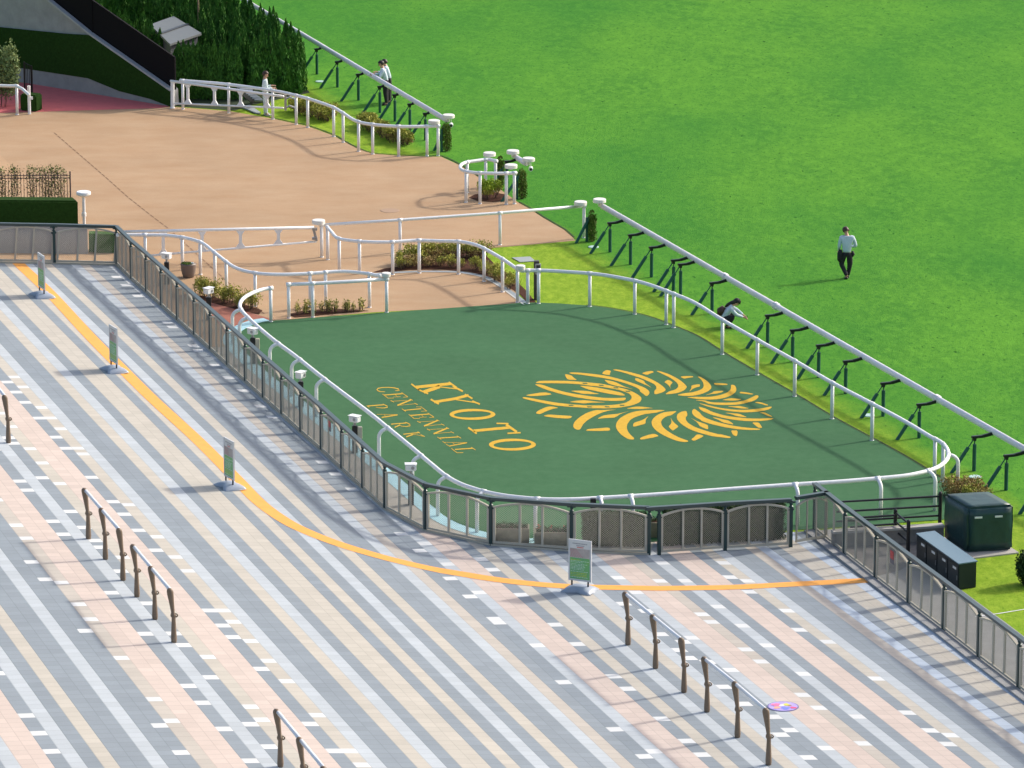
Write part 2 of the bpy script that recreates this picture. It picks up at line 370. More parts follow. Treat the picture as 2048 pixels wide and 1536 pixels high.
tag(band('orange_line', orange, -.2, .2, .012, ORANGE), 'orange painted guide line sweeping across the paving', kind='structure')
# ---------------------------------------------------------------- deck lettering and emblem
ZO = {0: (0, 0, 1), 1: (1040, 730, 12.8), 2: (1180, 730, 12.8), 3: (1310, 730, 12.8), 4: (1400, 750, 12.8), 5: (1140, 790, 12.8), 6: (1290, 790, 12.8),
      7: (730, 760, 12.8), 8: (820, 800, 12.8), 9: (720, 740, 5.389)}
def zp(z, x, y): o = ZO[z]; return (o[0] + x / o[2], o[1] + y / o[2])
def parse(s):
    out = []; z = 0
    for q in s.split():
        if ':' in q: a, q = q.split(':'); z = int(a)
        x, y = q.split(','); out.append(zp(z, float(x), float(y)))
    return out
def smooth_closed(pts, it=1):
    for _ in range(it):
        o = []
        for i in range(len(pts)):
            a = pts[i]; b = pts[(i + 1) % len(pts)]
            o += [(a[0] * .8 + b[0] * .2, a[1] * .8 + b[1] * .2), (a[0] * .2 + b[0] * .8, a[1] * .2 + b[1] * .8)]
        pts = o
    return pts
def flat(bm, pts, h):
    W = [G(a, b, h) for a, b in pts]; vs = [bm.verts.new(p) for p in W]
    for t in tessellate_polygon([W]):
        try: f = bm.faces.new([vs[i] for i in t])
        except ValueError: continue
        f.normal_update()
        if f.normal.z < 0: f.normal_flip()
EMB = """1:110,775 620,690 830,745 700,770 330,800
1:1150,230 1310,260 1380,330 1470,385 1220,375 1170,300
1:1250,205 1310,188 1500,192 1792,222 2:300,255 600,315 950,415 1200,500 1400,580 1500,650 1525,710 1500,765 1440,800 1360,735 1280,680 1270,630 1180,570 1000,500 750,420 450,350 200,310 0,282 1:1500,238 1350,232
1:370,490 560,500 800,590 1100,680 1400,740 1792,800 2:100,815 400,845 700,845 925,835 910,880 860,910 600,920 300,905 0,880 1:1400,820 1000,730 700,640 480,555
1:1290,660 1500,655 1740,665 1900,710 2048,740 1850,745 1600,735 1400,690
1:1250,945 1450,912 1640,900 1792,915 2:200,940 430,955 150,962 1:1792,968 1640,985 1450,965
1:1520,530 1700,540 1900,565 2:200,580 500,640 800,705 905,772 850,785 600,755 350,710 100,655 0,635 1:1650,590
2:360,375 550,410 660,440 760,490 900,560 1130,625 900,575 650,530 480,480 420,430
2:310,230 340,170 430,125 540,150 510,215 510,262
2:560,118 700,112 1000,175 1300,255 1500,330 1700,430 1850,530 1930,610 1935,650 1860,700 1650,760 1645,660 1700,610 1700,560 1650,490 1500,420 1300,330 1100,270 850,190
2:1170,322 1380,400 1400,450 1480,510 1590,590 1460,520 1380,490 1180,405 1150,370
2:1320,212 1450,165 1590,150 1640,185 1540,215 1460,255
3:30,155 100,150 350,230 550,330 700,430 800,530 815,570 760,640 600,710 430,740 250,750 370,670 520,630 590,570 600,510 540,430 400,330 200,230
3:230,435 340,370 460,445 400,500 385,550 410,620 370,545 320,490
3:645,300 720,285 960,280 985,310 870,325 740,350
3:1085,295 1160,300 1280,370 1380,450 1440,540 1440,600 1360,670 1200,740 1000,785 800,795 540,770 750,720 950,700 1130,650 1220,600 1250,540 1230,440 1180,370
3:930,520 1150,485 1150,550 1060,570 960,610 920,650 870,690 935,590
3:1500,465 1600,460 1860,480 1850,512 1650,512 1540,510
3:1450,720 1520,665 1770,660 1700,705 1550,735 1440,742 1260,780
4:790,255 860,248 910,290 935,370 910,440 820,510 650,580 450,620 200,630 3:1100,870 950,850 800,825 1050,812 4:0,560 250,560 500,520 700,450 780,380 795,320
4:1030,425 1200,445 1380,485 1320,500 1150,480 1010,465
4:1440,512 1500,530 1490,580 1420,640 1250,700 1000,755 700,770 400,760 200,730 3:1250,930 1000,895 1250,900 4:300,700 600,710 900,700 1150,650 1330,570
4:560,640 780,590 950,605 1080,620 950,650 800,655 620,645
4:1395,705 1470,680 1600,710 1760,770 1700,780 1550,735
4:1810,805 1845,820 1780,875 1600,920 1350,950 1100,955 800,930 500,880 200,810 -51,717 100,745 400,820 700,870 1000,895 1300,885 1600,850
4:680,800 850,800 1010,790 1150,825 1270,855 1080,860 950,840
4:1520,965 1640,950 1750,1000 1870,1075 1750,1055 1600,980
4:-42,804 150,860 300,940 600,1030 900,1080 1300,1115 1600,1115 1840,1100 1885,1115 1800,1150 1500,1180 1200,1180 900,1150 600,1100 300,1020 100,940 0,880
4:620,965 800,975 1000,990 1120,1040 1210,1080 1080,1070 930,1050 800,1000
4:1325,1215 1500,1210 1560,1290 1600,1350 1490,1350 1420,1290
3:1010,1120 1150,1220 1190,1280 1280,1350 1500,1430 4:500,1220 800,1290 1100,1340 1550,1375 1520,1405 1200,1405 900,1380 600,1330 300,1260 50,1180 3:1150,1390 1050,1340 970,1270 945,1200 960,1150
4:300,1080 450,1100 600,1140 720,1160 800,1210 870,1270 700,1240 580,1210 480,1150
6:1320,665 1600,760 1620,830 1610,885 1400,800 1370,740 1290,660 1150,575 1280,640
0:1461.6,860.5 1475.8,861 1474,873 1466,870
6:1060,400 1090,520 1040,570 1050,650 1120,730 1300,830 1600,930 1900,1010 0:1440,868 1463,874 1458,876.5 1430,873 6:1700,1050 1400,970 1150,880 950,760 840,650 810,570 830,490 920,430
6:1320,1010 1400,1010 1510,1045 1440,1090 1250,1180 1180,1135 1260,1080
6:820,410 740,470 690,510 540,550 440,620 410,690 430,780 520,880 700,1000 900,1100 1110,1170 1100,1195 1000,1205 800,1170 600,1090 400,990 260,890 180,780 165,690 200,610 300,520 450,450 600,425
6:650,570 700,660 780,740 865,805 790,860 710,915 650,860 600,805 660,750 685,680
5:1795,1140 1795,1095 6:50,1030 230,985 360,1045 250,1080 0,1128
6:520,390 400,420 300,450 100,475 0,485 5:1800,520 1650,570 1540,640 1470,740 1450,830 1480,930 1550,1020 1650,1110 1620,1140 1500,1130 1400,1080 1280,990 1200,880 1170,790 1200,690 1280,590 1450,490 1650,420 1900,390 6:200,385 400,382
5:1610,815 1620,740 1660,700 1800,660 1920,605 2020,530 1960,600 1935,650 1935,735 1800,770
5:390,915 460,870 700,855 1010,830 1035,910 800,920
5:690,610 790,555 900,512 1200,485 1400,440 1540,400 1300,480 1200,545 1130,580 900,590
5:1430,350 1600,310 1740,292 1900,305 6:230,340 100,340 5:1850,358 1650,355
5:1200,375 1000,395 800,455 600,550 440,650 340,740 300,810 260,880 200,890 130,870 85,820 80,770 120,680 240,570 420,460 640,385 850,385 1100,375
1:410,1230 440,1185 560,1120 720,1060 850,1065 990,1095 850,1120 700,1170 520,1255 440,1250
1:590,1300 740,1265 1000,1285 1350,1305 1280,1370 1050,1365 720,1330"""
SHOE_U = "1:410,440 500,405 900,400 1300,410 1600,432 2:0,450 300,480 600,545 900,610 1100,685 1250,770 1310,830 1320,880 1280,945 1150,1010 950,1060 700,1095 400,1110 0,1105 1:1600,1090 1200,1065 900,1035 500,955 250,900 60,850 80,820 200,830 500,890 900,960 1300,1005 1700,1035 2:100,1035 400,1035 700,1010 900,970 1020,910 1070,850 1060,790 1000,730 880,680 700,625 400,575 200,545 0,530 1:1600,500 1300,475 900,465 500,465 410,460"
em = thing('painted_emblem', 'large yellow emblem of curved petals around a horseshoe painted on the green deck', 'painted emblem', G(1296, 812, .026))
bm = bmesh.new()
for ln in EMB.split('\n'): flat(bm, smooth_closed(parse(ln)), .0285)
obj('petals', bm, GOLD, em)
bm = bmesh.new(); flat(bm, smooth_closed(parse(SHOE_U)), .0285); obj('horseshoe', bm, GOLD, em)
for z, x, y in ((1, 1665, 467), (2, 290, 518), (2, 665, 583), (2, 970, 672), (1, 1310, 1030), (1, 1780, 1070), (2, 440, 1068), (2, 820, 1030)):
    bm = bmesh.new(); flat(bm, [zp(z, x - 72, y - 14), zp(z, x + 45, y - 12), zp(z, x + 72, y + 14), zp(z, x - 45, y + 12)], .0325)
    obj('nail_hole', bm, DECK, em)
tx = thing('painted_lettering', 'yellow painted words KYOTO CENTENNIAL PARK on the green deck', 'painted lettering', G(900, 830, .028))
def rib(bm, z, pts, w):
    w = w if isinstance(w, (list, tuple)) else [w] * len(pts); L, R = [], []
    for i, p in enumerate(pts):
        a = pts[max(i - 1, 0)]; b = pts[min(i + 1, len(pts) - 1)]; dx, dy = b[0] - a[0], b[1] - a[1]; d = math.hypot(dx, dy) or 1
        nx, ny = -dy / d * w[i] / 2, dx / d * w[i] / 2
        L.append(zp(z, p[0] + nx, p[1] + ny)); R.append(zp(z, p[0] - nx, p[1] - ny))
    for i in range(len(pts) - 1): flat(bm, [L[i], L[i + 1], R[i + 1], R[i]],   .0285 + .0002 * (hash((z, pts[0])) % 7))
def word(items):
    for z, s, dx, dy in items:
        for ch in s.split('#'):
            b = bmesh.new()
            for q in ch.split(';'):
                q = q.strip()
                if not q: continue
                c, wd = q.split('|'); ws = [float(v) for v in wd.split(',')]
                pts = [(float(a.split(',')[0]) + dx, float(a.split(',')[1]) + dy) for a in c.split()]
                if len(ws) == 1: ws = ws * len(pts)
                rib(b, z, pts, ws)
            if len(b.faces): obj('letter', b, GOLD, tx)
            else: b.free()
def ell(cx, cy, rx, ry, irx, iry, rot=.03, n=40):
    out = []
    for i in range(n + 1):
        a = 2 * math.pi * i / n; x = math.cos(a); y = math.sin(a)
        ca, sa = math.cos(-rot), math.sin(-rot)
        ix, iy = irx * x, iry * y
        out.append(((cx + rx * x, cy + ry * y), (cx + ix * ca - iy * sa, cy + ix * sa + iy * ca)))
    return out
word([(9, '600,185 980,147|30;553,150 640,215|16;688,237 860,178|36;622,208 735,256|15;860,182 1062,206|10;1000,175 1108,230|19;955,130 1040,190|19#'
      '800,345 1030,308|28;762,316 850,366|19;1025,308 1170,272|28;1130,262 1212,308|17;1030,318 1240,350|11;1210,335 1292,368|17#'
      '1225,655 1610,620|28;1166,620 1258,684|19;1575,588 1690,668|26;1472,575 1600,578|15;1590,682 1732,675|15', 0, 0)])
for c in (ell(1212, 478, 247, 59, 200, 34), ell(1643, 804, 254, 64, 204, 38)):
    b = bmesh.new()
    for i in range(len(c) - 1):
        flat(b, [zp(9, *c[i][0]), zp(9, *c[i + 1][0]), zp(9, *c[i + 1][1]), zp(9, *c[i][1])], .0285)
    obj('letter', b, GOLD, tx)
E1 = '490,385 960,350|24;448,358 590,465|14;585,464 735,462|11;935,322 1098,432|15;1098,432 975,440|11;770,370 830,432|10;718,436 912,425|9;'
N1 = '690,543 1070,520|9;655,524 742,567|15;1180,505 830,648|34;830,648 1270,610|9;1265,594 1352,632|15;1148,488 1220,520|16;'
word([(7, '770,274 885,262 850,226 740,199 590,188 430,193 335,215 305,245 335,278 410,298 515,298|8,24,24,22,16,16,22,26,22,14,10#' + E1 + '#' + N1 + '#' +
      '1000,775 1440,735|22;945,738 1042,802|15;1435,688 1585,797|13;1308,687 1450,690|10;1435,800 1592,792|10', 0, 0),
      (7, E1, 670, 522), (7, N1, 682, 530), (7, N1, 928, 727),
      (8, '760,975 1230,945|22;698,949 800,1006|15;1198,918 1307,977|15#870,1082 1460,1090|9;1000,1180 1460,1093|24;1090,1092 1142,1137|10;832,1063 912,1106|13;925,1133 1032,1192|13#'
      '1150,1265 1600,1235|24;1056,1238 1200,1347|14;1195,1350 1365,1347|12;1568,1208 1674,1277|15', 0, 0)])
word([(7, '70,666 480,632|22;480,624 565,664 572,698 490,715 350,712 275,692|14,22,24,18,12,10;455,612 540,662|14;40,655 110,700|14#'
      '300,878 835,885|9;430,957 835,891|26;468,879 522,917|10#670,1130 1060,1100|22;1060,1088 1145,1135 1155,1172 1050,1192 930,1180 868,1142|14,22,24,18,12,10;1030,1075 1110,1115|14;'
      '760,1210 900,1150|26#985,1387 1380,1347|22;1345,1322 1410,1362|15;1180,1392 1300,1400 1510,1444|14,8,10;1055,1455 1230,1393|28;1425,1398 1534,1452|14', 0, 0)])
# ---------------------------------------------------------------- white rails
def rail(name, label, cat, pts, posts, bent=(), caps=(), r=.057, h=RH, n=6, closed=False, side=1, group=None, endcap=True, straight=False, postr=.051):
    """pts: rail centre pixels; posts: x columns (or indices) where posts stand; bent: same, posts whose foot stands out sideways"""
    W = [G(a, b, h) for a, b in pts]
    P = W if straight else spline(W, n)
    for p in P: p.z = T(p.x, p.y) + h
    o = thing(name, label, cat, (P[0].x, P[0].y, T(P[0].x, P[0].y)), group)
    bm = bmesh.new(); tube(bm, P, r, 12)
    if endcap:
        for p, q in ((P[0], P[1]), (P[-1], P[-2])):
            d = (p - q).normalized(); lathe(bm, p - d * .06, [(r + .008, 0), (r + .008, .07), (r * .7, .10), (.001, .11)], 12, d)
    obj('rail', bm, WHITE, o, smooth=True)
    def near(px_, py_):
        t = G(px_, py_, h); return min(range(len(P)), key=lambda i: (P[i].xy - t.xy).length)
    for (a, b, kind) in posts:
        i = near(a, b); p = P[i]; g = T(p.x, p.y)
        bm = bmesh.new()
        if kind == 0:
            tube(bm, [Vector((p.x, p.y, g)), Vector((p.x, p.y, g + h - .01))], postr, 12)
            lathe(bm, (p.x, p.y, g), [(postr + .012, 0), (postr + .012, .03)], 12)
        else:
            d = P[min(i + 1, len(P) - 1)] - P[max(i - 1, 0)]; d.z = 0; d.normalize(); nn = Vector((-d.y, d.x, 0)) * kind
            q = p + nn * .26; z = p.z
            cv = [Vector((q.x, q.y, g)), Vector((q.x, q.y, z - .24))]
            for k in range(1, 7):
                t = k / 6 * math.pi / 2; cv.append(Vector((q.x, q.y, z - .24)) + Vector((0, 0, .22 * math.sin(t))) - nn * (.24 * (1 - math.cos(t))))
            tube(bm, cv, postr, 12)
        # collar where the post meets the rail
        d = P[min(i + 1, len(P) - 1)] - P[max(i - 1, 0)]; d.normalize()
        lathe(bm, p - d * .07, [(r + .01, 0), (r + .01, .14)], 12, d)
        obj('post', bm, WHITE, o, smooth=True)
    for (a, b, rad) in caps:
        t = G(a, b, h + .12); bm = bmesh.new()
        lathe(bm, (t.x, t.y, T(t.x, t.y) + h + .02), [(.05, 0), (.05, .05), (rad, .055), (rad, .155), (rad - .015, .17), (.001, .172)], 24)
        obj('round_cap', bm, CAPW, o)
    return o
rail('white_rail', 'white tube rail looping round the green deck with the emblem', 'rail', DR,
     [(1058, 541, 0), (1078, 541, 0), (1180, 548, 0), (1272, 562, 0), (1330, 581, 0), (1343, 587, 0), (1445, 640, 0), (1515, 680, 0), (1588, 721, 0), (1664, 765, 0), (1744, 808, 0), (1869, 878, 0), (1886, 888, 0),
      (1895, 910, 1), (1852, 942, 1), (1755, 957, 1), (1590, 969, 1), (1258, 992, 1), (1203, 996, 1), (1075, 998, 1), (965, 983, 1), (893, 953, 1), (840, 910, 1), (776, 856, 1), (655, 763, 1), (600, 720, 1), (556, 687, 1), (496, 637, 1), (483, 618, 1), (541, 577, 0)], n=6)
rail('white_rail', 'white tube rail curving from the round capped gate post to the info pillar', 'rail',
     px('655,455 663,464 675,476 700,481 740,484 785,484 830,481 880,482 917,483 945,488 968,497 1005,518 1035,538 1046,541'),
     [(655, 455, 0), (678, 477, 0), (717, 483, 0), (785, 484, 0), (836, 481, 0), (917, 483, 0), (970, 498, 0), (1006, 519, 0), (1034, 538, 0)], caps=[(1041, 535, .145)])
rail('white_rail', 'straight white rail across the sand path to the running rail', 'rail', px('643,450 800,440 1000,426 1168,412'),
     [(645, 450, 0), (774, 442, 0), (1018, 425, 0), (1149, 414, 0)], caps=[(1161, 407, .205), (637, 444, .21)], straight=True, r=.05)
rail('white_rail', 'white rail along the grass verge from the green clad ramp wall', 'rail',
     px('361,161 400,164 457,169 545,181 592,191 615,197 640,205 667,215 686,226 712,242 745,249 797,253 840,253 876,252'),
     [(365, 161, 0), (457, 169, 0), (545, 182, 0), (592, 191, 0), (615, 197, 0), (667, 215, 0), (688, 227, 0), (715, 243, 0), (746, 249, 0), (797, 253, 0), (857, 253, 0), (876, 252, 0)], caps=[(868, 244, .205)])
rail('white_rail', 'small white horseshoe shaped rail around the shrub between two grass edges', 'rail',
     px('991,322 975,319 950,322 932,325 922,330 921,337 932,343 960,346 1000,347 1032,346'),
     [(991, 322, 0), (971, 319, 0), (938, 325, 0), (933, 343, 0), (960, 346, 0), (1010, 347, 0), (1029, 346, 0)], caps=[(979, 309, .21), (1022, 333, .21)])
rail('white_rail', 'white rail curving beside the pot and the thin bushes behind the mesh fence', 'rail',
     px('235,470 290,470 345,472 400,484 435,510 470,535 510,546 560,549 620,547 680,543 725,546 760,552'),
     [(294, 470, 0), (362, 474, 0), (402, 485, 0), (430, 506, 0), (452, 522, 0), (509, 546, 0), (625, 547, 0), (646, 545, 0), (740, 549, 0)], caps=[(772, 550, .14)])
rail('white_rail', 'short straight white rail ending beside the deck with a rounded end', 'rail', px('577,569 625,567 700,563 773,558'),
     [(579, 569, 0), (623, 567, 0), (754, 559, 0)], straight=True)
rail('white_rail', 'white rail in front of the olive shrub at the edge of the red track', 'rail', px('-120,168 -40,170 20,172 33,172 45,178 58,190'),
     [(-60, 170, 0), (33, 172, 0)], endcap=False, straight=True)
o = thing('white_post', 'single white post by the olive shrub and the low hedge end', 'post', G(59, 229))
bm = bmesh.new(); g = G(59, 229); tube(bm, [g, g + Vector((0, 0, 1.05))], .055, 12); box(bm, g + Vector((.09, 0, .6)), (.08, .06, .1)); obj('post', bm, WHITE, o, smooth=False)
# tall pole with a round cap
o = thing('capped_pole', 'white pole with flat round top beside the green clad wall', 'pole', G(169, 478))
g = G(169, 478); bm = bmesh.new(); tube(bm, [g, g + Vector((0, 0, 1.42))], .05, 14); lathe(bm, g + Vector((0, 0, .75)), [(.075, 0), (.075, .12)], 12); obj('pole', bm, WHITE, o, smooth=False)
bm = bmesh.new(); lathe(bm, g + Vector((0, 0, 1.42)), [(.15, 0), (.21, .03), (.235, .06), (.235, .13), (.21, .15), (.001, .152)], 26); obj('round_cap', bm, WHITE, o)
# white swing gates
def vgate(name, label, A, B, top, bot, ups, extra=None):
    o = thing(name, label, 'gate', (A.x, A.y, T(A.x, A.y)))
    tp = [WP(a, b, A, B) for a, b in top]; bt = [WP(a, b, A, B) for a, b in bot]
    bm = bmesh.new(); tube(bm, tp, .05, 12); obj('top_bar', bm, WHITE, o, smooth=True)
    bm = bmesh.new(); tube(bm, bt, .035, 12); obj('bottom_bar', bm, WHITE, o, smooth=True)
    d = (B - A).normalized(); nn = Vector((-d.y, d.x, 0))
    for u in ups:
        a = WP(u, 400, A, B)
        def at(line):
            q0, q1 = line[0], line[-1]; s = (Vector((a.x, a.y)) - q0.xy).dot(d.xy) / (q1.xy - q0.xy).dot(d.xy); return q0 + (q1 - q0) * s
        p, q = at(tp), at(bt); bm = bmesh.new()
        bar(bm, q, p, .05, .10, up=d)
        for (e, sg) in ((p, -1), (q, 1)):
            for sd_ in (-1, 1):
                f = [e + d * (sd_ * .05), e + d * (sd_ * .17), e + d * (sd_ * .05) + Vector((0, 0, sg * .17))]
                v1 = [bm.verts.new(x + nn * .02) for x in f]; v2 = [bm.verts.new(x - nn * .02) for x in f]
                bm.faces.new(v1); bm.faces.new(v2[::-1])
                for k in range(3): bm.faces.new((v1[k], v2[k], v2[(k + 1) % 3], v1[(k + 1) % 3]))
        bmesh.ops.recalc_face_normals(bm, faces=bm.faces[:]); obj('upright', bm, WHITE, o)
    return o, tp, bt
A, B = G(250, 528), G(637, 521)
o, tp, bt = vgate('white_gate', 'closed white swing gate across the sand path with splayed uprights', A, B, [(238, 464), (628, 455)], [(270, 514), (633, 483)], (325, 403, 480, 556))
bm = bmesh.new(); 
for dz in (0, -.3): box(bm, tp[1] + Vector((0.02, 0, dz - .05)), (.16, .12, .08))
bar(bm, tp[1] + Vector((-.02, 0, -.02)), bt[1] + Vector((.0, 0, .02)), .07, .08); obj('hinge', bm, STEEL, o)
A, B = G(345, 217), G(575, 243)
o, tp, bt = vgate('white_gate', 'open white swing gate folded against the far rail with five uprights', A, B, [(341, 162), (567, 193)], [(349, 207), (567, 216)], (379, 432, 484, 536))
bm = bmesh.new(); q = WP(345, 217, A, B); tube(bm, [q + Vector((0, 0, .02)), WP(345, 163, A, B)], .07, 12); lathe(bm, q, [(.09, 0), (.09, .05)], 12); obj('leg', bm, WHITE, o)
bm = bmesh.new()
p = WP(571, 205, A, B); bar(bm, p - Vector((0, 0, .28)), p + Vector((0, 0, .28)), .08, .10)
for dz in (-.2, .12): tube(bm, [p + Vector((0, 0, dz)), p + Vector((.15, 0, dz + .08)), p + Vector((.33, .02, dz))], .035, 8)
obj('hinge', bm, STEEL, o)
# ---------------------------------------------------------------- running rails on the turf
def turf_rail(label, rpts, posts, cap0=False, cap1=False, camr=False, joints=()):
    W = [G(a, b, 1.06) for a, b in rpts]
    o = thing('running_rail', label, 'rail', (W[0].x, W[0].y, 0))
    d = (W[-1] - W[0]).normalized(); nn = Vector((-d.y, d.x, 0))
    if nn.x < 0: nn = -nn
    bm = bmesh.new()
    prof = [(math.cos(t) * .075, math.sin(t) * .095) for t in [2 * math.pi * k / 14 for k in range(14)]]
    rings = [[bm.verts.new(p + nn * a + Vector((0, 0, b))) for a, b in prof] for p in (W[0], W[-1])]
    for k in range(14): bm.faces.new((rings[0][k], rings[0][(k + 1) % 14], rings[1][(k + 1) % 14], rings[1][k]))
    bm.faces.new(rings[0]); bm.faces.new(rings[1][::-1])
    for (a, b) in joints:
        j = G(a, b, 1.06); s = (j - W[0]).dot(d); c = W[0] + d * s; box(bm, c, (.3, .16, .20), d, nn, Vector((0, 0, 1)), .02)
    bmesh.ops.recalc_face_normals(bm, faces=bm.faces[:]); obj('beam', bm, BEAMW, o, smooth=True)
    for (a, b) in posts:
        g = G(a, b); s = thing('support', None, None, g); s.parent = o; s.location = g - o.location
        rl = W[0] + d * (g - W[0]).dot(d); side = (g - rl).dot(nn); hb = .96
        tp = g + Vector((0, 0, hb))
        bm = bmesh.new()
        e = Vector((rl.x, rl.y, tp.z + .06)) + d * 0
        m1 = tp + (e - tp) * .42; m1.z = tp.z + .0
        bar(bm, tp - nn * .09, m1, .10, .07, bevel=.012); bar(bm, m1 - nn * .01, e - nn * .0, .085, .085, bevel=.012); bar(bm, tp - nn * .02 - Vector((0, 0, .1)), tp, .08, .09)
        obj('bracket', bm, BLACK, s, world=True)
        bm = bmesh.new(); tube(bm, [g + Vector((0, 0, .74)), tp], .018, 8); lathe(bm, g, [(.052, 0), (.052, .76), (.02, .77)], 12); obj('post', bm, SLEEVE, s)
        f = g - nn * .66 - d * .02; f.z = T(f.x, f.y); kx = tp - nn * .05 - Vector((0, 0, .08)); bm = bmesh.new()
        tube(bm, [f + (kx - f) * .72, kx], .018, 8); tube(bm, [f, f + (kx - f) * .78], .052, 12); obj('brace', bm, SLEEVE, s)
    for q, on in ((W[0], cap0), (W[-1], cap1)):
        if on:
            bm = bmesh.new(); c = q + nn * on[0] + d * on[1]
            lathe(bm, c + Vector((0, 0, .07)), [(.04, -.1), (.06, .03), (.21, .035), (.21, .13), (.195, .145), (.001, .147)], 26); obj('round_cap', bm, CAPW, o)
    if camr:
        bm = bmesh.new(); c = W[-1] + Vector((.16, -.05, -.18)); tube(bm, [c + Vector((0, .09, .02)), c - Vector((0, .06, 0))], .07, 12); lathe(bm, c, [(.012, 0), (.012, .2)], 8)
        obj('rail_camera', bm, WHITE, o)
        bm = bmesh.new(); c2 = c - Vector((0, .061, 0)); tube(bm, [c2, c2 - Vector((0, .01, 0))], .045, 12); obj('lens', bm, BLACK, o)
xs = [1220, 1261, 1303, 1347, 1361, 1424, 1535, 1585, 1637, 1691, 1766, 1838, 1948, 2012, 2085, 2160]
turf_rail('long white running rail on dark green braced supports right of the deck', [(1204, 412), (2360, 1077)], [(x, 505 + (x - 1220) * .601) for x in xs], cap0=(-.04, -.12), joints=((1454, 553), (1555, 612), (1870, 798)))
turf_rail('far white running rail ending by the two men, on braced supports', [(480, -5), (893, 240)], [(634, 149), (675, 175), (717, 201), (760, 226), (790, 243), (820, 262), (851, 281), (590, 122), (550, 97)], cap1=(.03, .13), camr=True)
turf_rail('very short piece of white running rail between two round caps', [(1031, 314), (1052, 327)], [(1014, 379)], cap0=(-.06, -.1), cap1=(.05, .12), camr=True)
# ---------------------------------------------------------------- mesh fence
FH = 1.30
def panel_proto(L=1.5, Hh=FH, infill=True, z0=.07):
    """local: x along fence from 0 to L, y thickness, z up"""
    zs = lambda x: z0 + (Hh - .36) + .17 * (1 - ((x - L / 2) / (L / 2)) ** 2)
    bm = bmesh.new(); w_ = .045
    box(bm, (L / 2, 0, z0 + .03), (L - .06, w_, .06))
    for x in (.06, L - .06): box(bm, (x, 0, (z0 + zs(x)) / 2), (.05, w_ + .004, zs(x) - z0))
    for x in (L * .36, L * .64): box(bm, (x, 0, (z0 + zs(x)) / 2), (.045, w_ - .006, zs(x) - z0))
    n = 14
    for i in range(n):
        a = .035 + (L - .07) * i / n; b = .035 + (L - .07) * (i + 1) / n
        bar(bm, (a, 0, zs(a)), (b, 0, zs(b)), .06, .045)
    me = bpy.data.meshes.new('frame'); bm.to_mesh(me); bm.free(); me.materials.append(BEIGE)
    bm = bmesh.new(); dx = .025; dz = .028; th = .0016; dp = .0078
    rows = int((Hh - .15) / dz)
    for r in range(rows):
        zc = z0 + .07 + r * dz; ph = r % 2; nseg = int((L - .14) / dx)
        for i in range(nseg):
            xa = .07 + i * dx; xb = xa + dx; ua = (i + ph) % 2
            za = zc + (dz / 2 if ua else -dz / 2) * .92; zb = zc + (-dz / 2 if ua else dz / 2) * .92
            if max(za, zb) > zs(xa) or max(za, zb) > zs(xb) or min(za, zb) < z0 + .05: continue
            v = [bm.verts.new(q) for q in ((xa, -dp / 2, za), (xb, -dp / 2, zb), (xb, dp / 2, zb + .004), (xa, dp / 2, za + .004), (xa, -dp / 2, za - th), (xb, -dp / 2, zb - th))]
            bm.faces.new((v[0], v[1], v[2], v[3])); bm.faces.new((v[4], v[5], v[1], v[0]))
    m2 = bpy.data.meshes.new('mesh_infill'); bm.to_mesh(m2); bm.free(); m2.materials.append(MESHM)
    return me, m2
PAN = panel_proto(); PANL = 1.5
def post_mesh():
    bm = bmesh.new(); box(bm, (0, 0, .54), (.085, .085, 1.08)); lathe(bm, (0, 0, 1.07), [(.05, 0), (.06, .02), (.03, .05), (.045, .08), (.05, .11), (.03, .14), (.06, .18)], 12)
    for s in (-1, 1): lathe(bm, (s * .055, 0, .97), [(.0, 0), (.03, .02), (.034, .045), (.02, .07), (.001, .09)], 8)
    for s in (-1, 1): box(bm, (s * .07, 0, 1.20), (.09, .05, .045))
    me = bpy.data.meshes.new('post'); bm.to_mesh(me); bm.free(); me.materials.append(DKGRN); return me
PM = post_mesh()
